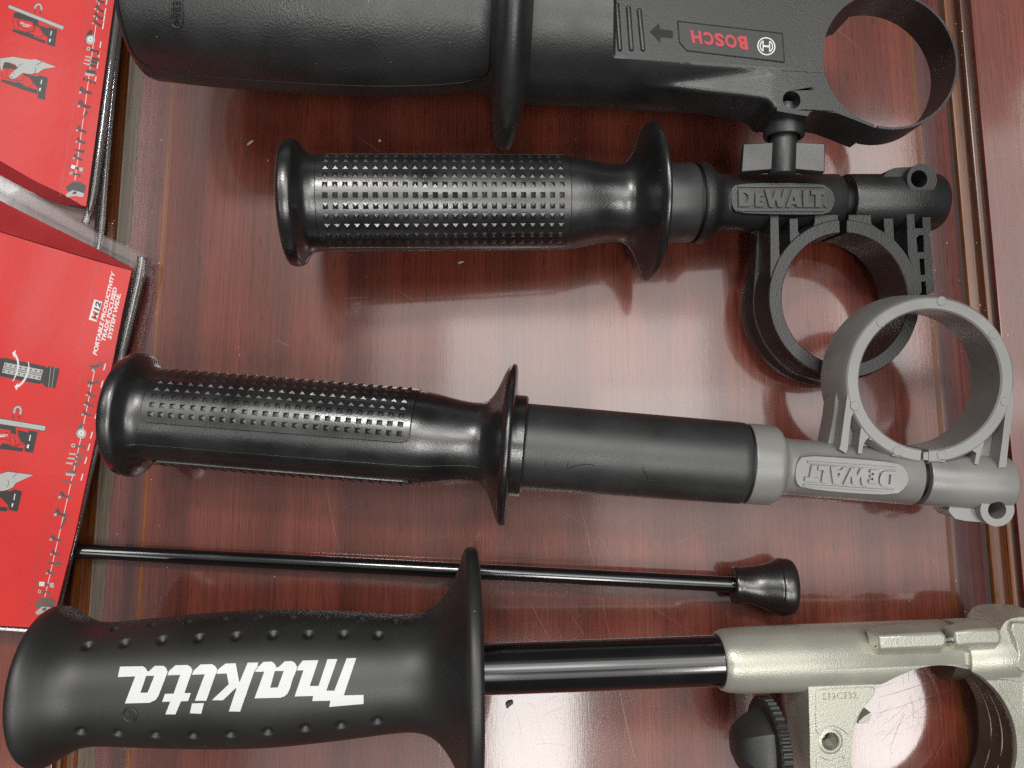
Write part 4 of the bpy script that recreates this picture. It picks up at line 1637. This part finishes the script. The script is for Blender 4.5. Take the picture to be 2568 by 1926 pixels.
# ---- upper package
pk = thing('clamshell_package', P(100, 200, 0), 'red clear-shelled tool package in the upper left corner showing a printed work light and hand', 'package', 'red tool packages along the left edge')
card = [(-260, -330), (330, -330), (286.5, 0), (251, 260), (216, 517), (208, 516), (154, 485), (90, 455), (0, 403), (-260, 290)]
side = [(-260, 290, ZC), (0, 403, ZC), (90, 455, ZC), (154, 485, ZC), (208, 516, ZC), (-260, 330, 3), (0, 442, 3), (69, 480, 3), (150, 512, 3), (208, 519, 5)]
cd = package(pk, card, side, [c00(775, -200), c00(775, 0), c00(690, 640), c00(615, 1100), c00(530, 1640), c00(521, 1700)], ZC)
k_, r_, w_, g_ = MB(), MB(), MB(), MB()
Z_ = ZC
poly(k_, [z0(*p) for p in [(160, 78), (1192, 486), (1174, 562), (148, 156)]], Z_, .05)
poly(g_, [z0(*p) for p in [(167, 90), (1183, 492), (1168, 554), (156, 150)]], Z_, .09)
poly(k_, [z0(*p) for p in [(265, 235), (330, 230), (520, 300), (700, 372), (722, 470), (900, 522), (912, 498), (1060, 545), (1015, 866), (870, 822), (880, 690), (810, 640), (735, 505), (615, 470), (600, 410), (365, 350), (250, 322)]], Z_, .07)
poly(k_, [z0(*p) for p in [(235, 535), (480, 602), (500, 590), (620, 640), (632, 682), (850, 752), (840, 812), (225, 580)]], Z_, .07)
D_ = MB()
for l in ([(248, 330), (230, 525), (610, 620), (640, 480)], [(320, 350), (318, 480), (600, 580)], [(700, 480), (730, 500), (815, 650), (735, 695), (620, 660)], [(640, 485), (620, 600)], [(350, 360), (345, 500)]):
    polyline(D_, [z0(*p) for p in l], 1.6, Z_, .05)
p, t = text('Milwaukee', 0, .3)
mbw = MB()
mbw.slab(p, t, onplane(WF, Z_, quad((z0(378, 402), z0(582, 455), z0(372, 447), z0(578, 492)))), -.02, .1)
sw = MB()
poly(sw, [z0(*p) for p in [(420, 476), (545, 494), (530, 502), (430, 488)]], Z_, .1)
sw.build('printed_stroke', M['p_white'], cd, sharp=20)
for q in ([(948, 572), (966, 580), (944, 662), (928, 655)], [(918, 715), (944, 722), (932, 782), (906, 775)]):
    poly(w_, [z0(*p) for p in q], Z_, .1)
arch = [(655, 165), (655, 120), (690, 85), (725, 82), (765, 110), (772, 190)]
polyline(k_, [z0(*p) for p in arch], 6.4, Z_, .05)
polyline(g_, [z0(*p) for p in arch], 4.8, Z_, .09)
for q in ([(650, 175), (672, 185), (650, 205), (668, 212), (630, 240), (645, 212), (632, 205)], [(745, 205), (765, 215), (748, 232), (770, 240), (735, 270), (742, 245), (728, 238)]):
    poly(D_, [z0(*p) for p in q], Z_, .07)
hand = [(5, 1085), (130, 1070), (250, 1053), (420, 1085), (590, 1107), (650, 1095), (780, 1140), (920, 1195), (1045, 1241), (930, 1262), (830, 1275), (760, 1310), (720, 1352), (660, 1352), (590, 1372), (500, 1366), (430, 1350), (380, 1385), (330, 1430), (240, 1470), (190, 1450), (172, 1415), (195, 1380), (260, 1320), (330, 1262), (290, 1195), (200, 1165), (130, 1152), (80, 1160), (55, 1240), (40, 1325), (12, 1270), (4, 1180)]
poly(k_, [z0(*p) for p in [(90, 1150), (130, 1150), (330, 1232), (320, 1290), (160, 1270), (55, 1262), (60, 1200)]], Z_, .07)
poly(k_, [z0(*p) for p in [(430, 1352), (560, 1390), (720, 1412), (740, 1390), (885, 1440), (880, 1500), (845, 1690), (835, 1850), (695, 1815), (712, 1640), (640, 1565), (570, 1450), (430, 1385)]], Z_, .07)
poly(k_, [z0(*p) for p in [(30, 1462), (290, 1528), (310, 1508), (420, 1550), (440, 1588), (690, 1660), (688, 1740), (400, 1650), (20, 1510)]], Z_, .07)
for l in ([(45, 1330), (40, 1430), (420, 1520), (450, 1390)], [(540, 1410), (630, 1570), (540, 1600)], [(130, 1280), (125, 1400)]):
    polyline(D_, [z0(*p) for p in l], 1.6, Z_, .05)
poly(k_, [z0(*((x - 500) * 1.012 + 500, (y - 1250) * 1.025 + 1250)) for x, y in hand], Z_, .09)
poly(g_, [z0(*p) for p in hand], Z_, .14)
for l in ([(780, 1142), (720, 1190), (670, 1200)], [(655, 1250), (670, 1300), (640, 1352)], [(190, 1408), (230, 1450), (245, 1430)], [(250, 1345), (280, 1375)], [(330, 1262), (380, 1200), (410, 1180)]):
    polyline(k_, [z0(*p) for p in l], 1.1, Z_, .17)
for q in ([(768, 1472), (786, 1480), (768, 1560), (750, 1552)], [(735, 1622), (762, 1630), (748, 1690), (724, 1682)]):
    poly(w_, [z0(*p) for p in q], Z_, .1)


def along(pts):
    return lambda y: interp([(b, a) for a, b in pts])(y)


xa = along([(252, 0), (220, 226), (188, 452)])
items = [('drill', 0, 3, .9, .2), ('drill', 0, 23, 1, .35), ('drill', 0, 41, 1, .3), ('drill', 0, 59, 1, .3), ('saw', -14, 97, .95, 0), ('ratchet', 2, 127, 1, .3), ('bar', 0, 146, 1, .25), ('bar', -1, 154, 1, .25), ('bar', -2, 163, 1, .25),
         ('box', 0, 184, 1, .15), ('dots', 0, 203, .9, .35), ('drill', -6, 229, 1.3, .05), ('drill', -4, 264, 1.35, .1), ('thin', 2, 288, .8, -1.0), ('drill', -2, 326, 1.1, .2), ('drill', 0, 354, 1, .15), ('thin', -1, 377, 1, .25), ('drill', -1, 396, 1.0, .2), ('lamp', 0, 421, 1, .25), ('ratchet', 0, 437, .8, .2), ('bag', 2, 476, .95, .1)]
it = [(k, xa(y) + dx, y, s * (1.12 if k != 'bag' else 1), a) for k, dx, y, s, a in items]
b1, b2, b3, b4 = tool_row(pk, it, Z_)
polyline(b3, [(252, -20), (188, 452)], 1.6, Z_, .04)
for y in (0, 25, 43, 61, 108, 132, 160, 196):
    x = xa(y) + 15
    polyline(w_, [(x + 2, y - 4), (x - 1, y + 12)], 2.6, Z_, .06)
# the older tool pictures and the larger drawings are print on the card
k_.add(b1.v, b1.f); g_.add(b4.v, b4.f); w_.add(b3.v, b3.f); D_.add(b2.v, b2.f)
k_.build('printed_picture', M['p_black'], cd, sharp=20)
g_.build('printed_picture', M['p_grey'], cd, sharp=20)
w_.build('printed_picture', M['p_white'], cd, sharp=20)
D_.build('printed_picture', M['p_dark'], cd, sharp=20)
mbw.build('white_lettering', M['p_white'], cd, sharp=20)
inn = [(330, -330), (286.5, 0), (251, 260), (217, 510), (214, 520)]
out = [(362, -330), (318, 0), (283, 300), (265, 520), (255, 650)]
shell(pk, inn, ZC, out, 1.5)
inn = [(-260, 330), (0, 442), (69, 480), (150, 512), (214, 520)]
out = [(-260, 400), (0, 500), (100, 556), (180, 590), (262, 640)]
shell(pk, inn, 3, out, 1.0, mat='film')
mb = MB()
mb.tube([P(x, y, 6.5) for x, y in chaikin([(336, -300), (299, 0), (272, 215), (244, 430), (232, 505), (214, 560)], 2)], 1.35, 12)
mb.tube([P(x, y, 3.0) for x, y in chaikin([(352, -300), (309, 0), (278, 290), (262, 480), (255, 590), (243, 640)], 2)], 1.0, 12)
mb.build('rolled_edge', M['rim'], pk)

# ---- lower package
pk = thing('clamshell_package', P(100, 1100, 0), 'red clear-shelled tool package with white slogan lettering, lower one under the big handle knob', 'package', 'red tool packages along the left edge')
card = [(-260, 505), (0, 582), (127, 621), (242, 655), (330, 679), (307, 784), (286, 891), (270, 965), (231, 1139), (188, 1339), (161, 1446), (128, 1577), (70, 1573), (0, 1569), (-260, 1560)]
side = [(-260, 500, ZC), (0, 580, ZC), (127, 619, ZC), (242, 653, ZC), (330, 677, ZC), (-260, 390, 3), (0, 503, 3), (119, 563, 3), (235, 620, 4), (334, 674, 7.5)]
cd = package(pk, card, side, [c01(842, 635), c01(800, 850), c01(668, 1400), c01(720, 1500), c01(690, 1659), zA_(1440, 960), zB_(1000, 1659), c03(300, 0), c03(215, 440)], ZC)
k_, g_, w_, D_, mbw = MB(), MB(), MB(), MB(), MB()
poly(k_, [zA_(*p) for p in [(-80, 300), (0, 290), (40, 275), (130, 285), (830, 430), (870, 462), (910, 428), (1105, 475), (1025, 835), (880, 822), (808, 790), (790, 740), (720, 762), (-80, 600)]], Z_, .06)
poly(g_, [zA_(*p) for p in [(85, 360), (800, 500), (750, 692), (40, 550)]], Z_, .1)
for y in (0, 34):
    polyline(k_, [zA_(62, 438 + y), zA_(775, 575 + y)], 1.3, Z_, .13)
for i in range(8):
    for (x0, y0) in ((108, 403), (78, 518)):
        x, y = zA_(x0 + 93 * i, y0 + 18.5 * i)
        poly(k_, [(x - 1.7, y - 2), (x + 1.9, y - 1.6), (x + 1.6, y + 2), (x - 2, y + 1.6)], Z_, .13)
for l in ([(945, 440), (900, 820)], [(1010, 455), (960, 825)]):
    polyline(g_, [zA_(*p) for p in l], 1.0, Z_, .09)
polyline(w_, [zA_(*p) for p in [(240, 710), (300, 600), (335, 480), (345, 380), (325, 290), (280, 215)]], (1.5, 6.5), Z_, .17)
poly(w_, [zA_(*p) for p in [(300, 132), (232, 185), (258, 262), (285, 225)]], Z_, .18)
polyline(w_, [zA_(*p) for p in [(525, 345), (545, 450), (505, 600), (430, 730), (330, 810)]], (1.5, 6.5), Z_, .17)
poly(w_, [zA_(*p) for p in [(340, 742), (276, 805), (310, 880), (330, 830)]], Z_, .18)
arch = [(268, 1300), (270, 1230), (300, 1190), (335, 1183), (375, 1195), (392, 1235), (378, 1320)]
polyline(k_, [zA_(*p) for p in arch], 7.4, Z_, .05)
polyline(g_, [zA_(*p) for p in arch], 5.4, Z_, .09)
for q in ([(240, 1335), (262, 1345), (245, 1362), (266, 1366), (222, 1402), (236, 1372), (222, 1365)], [(350, 1345), (372, 1352), (360, 1372), (385, 1375), (340, 1412), (352, 1385), (338, 1378)]):
    poly(D_, [zA_(*p) for p in q], Z_, .07)
poly(k_, [zB_(*p) for p in [(-60, 345), (0, 352), (858, 500), (835, 604), (-60, 470)]], Z_, .05)
poly(g_, [zB_(*p) for p in [(-60, 360), (0, 368), (846, 508), (828, 592), (-60, 455)]], Z_, .09)
poly(k_, [zB_(*p) for p in [(-60, 462), (200, 500), (290, 528), (305, 660), (205, 640), (190, 582), (-60, 540)]], Z_, .07)
poly(k_, [zB_(*p) for p in [(320, 580), (500, 612), (505, 640), (540, 585), (690, 612), (688, 660), (610, 1000), (455, 975), (460, 830), (402, 802), (345, 690)]], Z_, .07)
poly(k_, [zB_(*p) for p in [(-60, 860), (20, 865), (40, 820), (180, 845), (190, 870), (435, 918), (412, 978), (-60, 920)]], Z_, .07)
for l in ([(190, 640), (180, 860), (300, 875), (400, 800), (320, 660)], [(260, 660), (295, 870)], [(-40, 600), (190, 640)], [(-40, 730), (180, 770)], [(300, 870), (450, 830)]):
    polyline(D_, [zB_(*p) for p in l], 1.6, Z_, .05)
for q in ([(558, 662), (577, 672), (556, 782), (536, 772)], [(510, 842), (546, 850), (530, 918), (494, 910)]):
    poly(w_, [zB_(*p) for p in q], Z_, .1)
p, t = text('Milwaukee', 0, .3)
mbw.slab(p, t, onplane(WF, Z_, quad((zB_(-120, 640), zB_(150, 645), zB_(-120, 690), zB_(145, 690)))), -.02, .1)
sw = MB()
poly(sw, [zB_(*p) for p in [(-60, 695), (100, 690), (80, 705), (-60, 712)]], Z_, .1)
sw.build('printed_stroke', M['p_white'], cd, sharp=20)
hand = [(-60, 795), (0, 792), (70, 770), (290, 799), (140, 868), (112, 908), (60, 930), (20, 938), (-60, 935)]
poly(k_, [c02((x - 100) * 1.03 + 100, (y - 850) * 1.06 + 850) for x, y in hand], Z_, .08)
poly(g_, [c02(*p) for p in hand], Z_, .13)
poly(k_, [c02(*p) for p in [(-40, 935), (20, 940), (60, 935), (92, 942), (120, 922), (192, 940), (152, 1116), (82, 1105), (70, 1060), (20, 1010), (-40, 960)]], Z_, .07)
poly(k_, [c02(*p) for p in [(-60, 1068), (66, 1080), (62, 1114), (-60, 1108)]], Z_, .07)
for l in ([(150, 785), (110, 820)], [(72, 845), (80, 880), (60, 905)]):
    polyline(k_, [c02(*p) for p in l], 1.1, Z_, .17)
poly(w_, [c02(*p) for p in [(128, 960), (136, 964), (126, 1018), (118, 1014)]], Z_, .1)
poly(w_, [c02(*p) for p in [(106, 1042), (118, 1046), (110, 1078), (100, 1074)]], Z_, .1)
xa = along([(243, 900), (237, 925), (226, 1000), (195, 1137), (160, 1290), (140, 1400), (111, 1504)])
items = [('drill', 2, 918, 1.35, -.7), ('drill', 0, 960, 1.2, -.4), ('drill', 0, 990, 1, .2), ('drill', 0, 1014, 1, .15), ('drill', 0, 1038, 1.05, .1), ('saw', -6, 1084, 1, 0), ('ratchet', 0, 1119, 1.05, .12), ('bar', -2, 1140, 1.05, .12), ('bar', -3, 1151, 1.05, .12), ('bar', -5, 1163, 1.05, .12),
         ('box', -6, 1187, 1, .1), ('dots', -6, 1209, .95, .2), ('drill', -8, 1243, 1.4, .0), ('drill', -8, 1288, 1.45, .1), ('thin', 2, 1313, 1.0, -1.1), ('drill', -10, 1351, 1.2, .1), ('drill', -4, 1388, 1.0, .1), ('thin', 0, 1412, 1.2, .05), ('drill', -3, 1436, 1.0, .1), ('lamp', -6, 1465, 1.2, .05), ('ratchet', -4, 1484, .9, .05), ('bag', 2, 1519, 1.0, -.05)]
it = [(k, xa(y) + dx, y, s * (1.12 if k != 'bag' else 1), a) for k, dx, y, s, a in items]
b1, b2, b3, b4 = tool_row(pk, it, Z_)
polyline(b3, [(237, 930), (195, 1137), (160, 1290), (111, 1504)], 1.6, Z_, .04)
for y in (921, 964, 994, 1017, 1042, 1092, 1122, 1155, 1197):
    x = xa(y) + 24
    polyline(w_, [(x + 3, y - 9), (x - 2, y + 8)], 2.8, Z_, .06)
T_ = MB()
T_.add(b1.v, b1.f)
T_.build('printed_picture', M['p_tool'], cd, sharp=20)
g_.add(b4.v, b4.f); w_.add(b3.v, b3.f); D_.add(b2.v, b2.f)
k_.build('printed_picture', M['p_black'], cd, sharp=20)
g_.build('printed_picture', M['p_grey'], cd, sharp=20)
w_.build('printed_picture', M['p_white'], cd, sharp=20)
D_.build('printed_picture', M['p_dark'], cd, sharp=20)
for body, c in (('PORTABLE PRODUCTIVITY', ((803, 1410), (967, 688), (840, 1424), (1000, 702))),
                ('TRADE FOCUSED', ((878, 1292), (983, 826), (913, 1305), (1018, 838))),
                ('SYSTEM WIDE.', ((930, 1272), (1016, 880), (966, 1284), (1050, 890)))):
    p, t = text(body, .035, .12)
    mbw.slab(p, t, onplane(WF, Z_, quad([c01(*q) for q in c])), -.02, .09)
mbw.build('white_lettering', M['p_white'], cd, sharp=20)
mb = MB()
poly(mb, [c01(*p) for p in [(818, 935), (888, 958), (838, 1130), (770, 1110)]], Z_, .08)
bd = mb.build('badge', M['p_white'], cd, sharp=20)
mb = MB()
p, t = text('12', .045, .15)
mb.slab(p, t, onplane(WF, Z_, quad([c01(*q) for q in ((812, 1028), (834, 950), (862, 1042), (880, 966))])), -.02, .13)
mb.build('badge_lettering', M['p_black'], bd, sharp=20)
mb = MB()
p, t = text('M', .02, .1)
mb.slab(p, t, onplane(WF, Z_, quad([c01(*q) for q in ((788, 1104), (808, 1034), (840, 1118), (858, 1048))])), -.02, .13)
mb.build('badge_lettering', M['redprint'], bd, sharp=20)
inn = [(334, 672), (330, 680), (307, 784), (286, 891), (270, 965), (231, 1139), (188, 1339), (161, 1446), (129, 1577)]
out = [(372, 640), (370, 655), (359, 740), (327, 862), (300, 930), (242, 1139), (197, 1339), (172, 1446), (142, 1582)]
shell(pk, inn, ZC, out, 2.0)
mb = MB()
mb.tube([P(x, y, 5.5) for x, y in chaikin([(357, 646), (354, 680), (338, 750), (312, 862), (288, 960), (237, 1139), (193, 1339), (166, 1446), (138, 1575)], 2)], [1.9 - 1.1 * min(1, k / 24) for k in range(len(chaikin(list(range(0)) or [(0, 0)] * 9, 2)))], 12)
mb.tube([P(x, y, 8.0) for x, y in chaikin([(-260, 1562), (0, 1576), (75, 1581), (140, 1588)], 2)], .75, 10)
mb.build('rolled_edge', M['rim'], pk)
inn = [(-260, 388), (0, 503), (119, 563), (235, 620), (334, 672)]
out = [(-260, 300), (0, 430), (119, 505), (262, 590), (371, 640)]
shell(pk, inn, 3.2, out, 3.6, mat='film')
inn = [(-260, 1564), (0, 1573), (75, 1577), (136, 1582)]
out = [(-260, 1610), (0, 1618), (75, 1622), (132, 1618)]
shell(pk, inn, 7, out, .8, mat='film')

# ================================================================== light and camera
w = bpy.data.worlds.new('World')
scn.world = w
w.use_nodes = True
bg = w.node_tree.nodes['Background']
bg.inputs['Color'].default_value = (.92, .95, 1, 1)
bg.inputs['Strength'].default_value = .04


def lamp(name, tx, ty, wx, wy, L, h=2.0, col=(1, .985, .95)):
    """ceiling lamp: centre, width and length given as tangents from straight up, L its brightness, h its height"""
    d = bpy.data.lights.new(name, 'AREA')
    d.shape = 'RECTANGLE'
    d.size, d.size_y = wx * h, wy * h
    d.energy = L * pi * d.size * d.size_y
    d.color = col
    o = bpy.data.objects.new(name, d)
    COL.objects.link(o)
    o.location = (tx * h, ty * h, h)
    return o


lamp('ceiling_glow', .05, .10, 1.6, 1.5, .26, 2.06)
lamp('ceiling_panel', .14, .30, .70, .42, 1.8, 2.0)
lamp('ceiling_panel', .40, .00, .55, .30, 1.4, 1.98)
lamp('ceiling_panel', .10, -.62, .95, .55, .9, 2.0)
lamp('tube_light', .10, .17, .40, .19, 3.0, 1.9)
lamp('tube_light', -.19, .51, .17, .13, 52, 1.9)
lamp('tube_light', .03, -.44, .13, .38, 13, 1.9)
lamp('tube_light', .57, .38, .13, .40, 5, 1.9)
lamp('tube_light', .54, -.44, .13, .38, 13, 1.9)
lamp('tube_light', -.70, .42, .13, .50, 8, 1.9)
lamp('tube_light', -.74, -.50, .13, .50, 4, 1.9)

cam = bpy.data.cameras.new('camera')
cam.sensor_fit = 'HORIZONTAL'
cam.sensor_width = 36
cam.lens = FP / 2568 * 36
cam.clip_start, cam.clip_end = .005, 20
co = bpy.data.objects.new('camera', cam)
COL.objects.link(co)
co.location = CAM * S
co.rotation_euler = (TH, 0, 0)
scn.camera = co
scn.render.engine = 'CYCLES'
scn.cycles.use_denoising = False
scn.cycles.sample_clamp_indirect = 4
scn.cycles.max_bounces = 8
scn.cycles.transparent_max_bounces = 16
scn.view_settings.view_transform = 'Standard'
scn.view_settings.look = 'None'
scn.view_settings.exposure = 0
scn.view_settings.gamma = 1
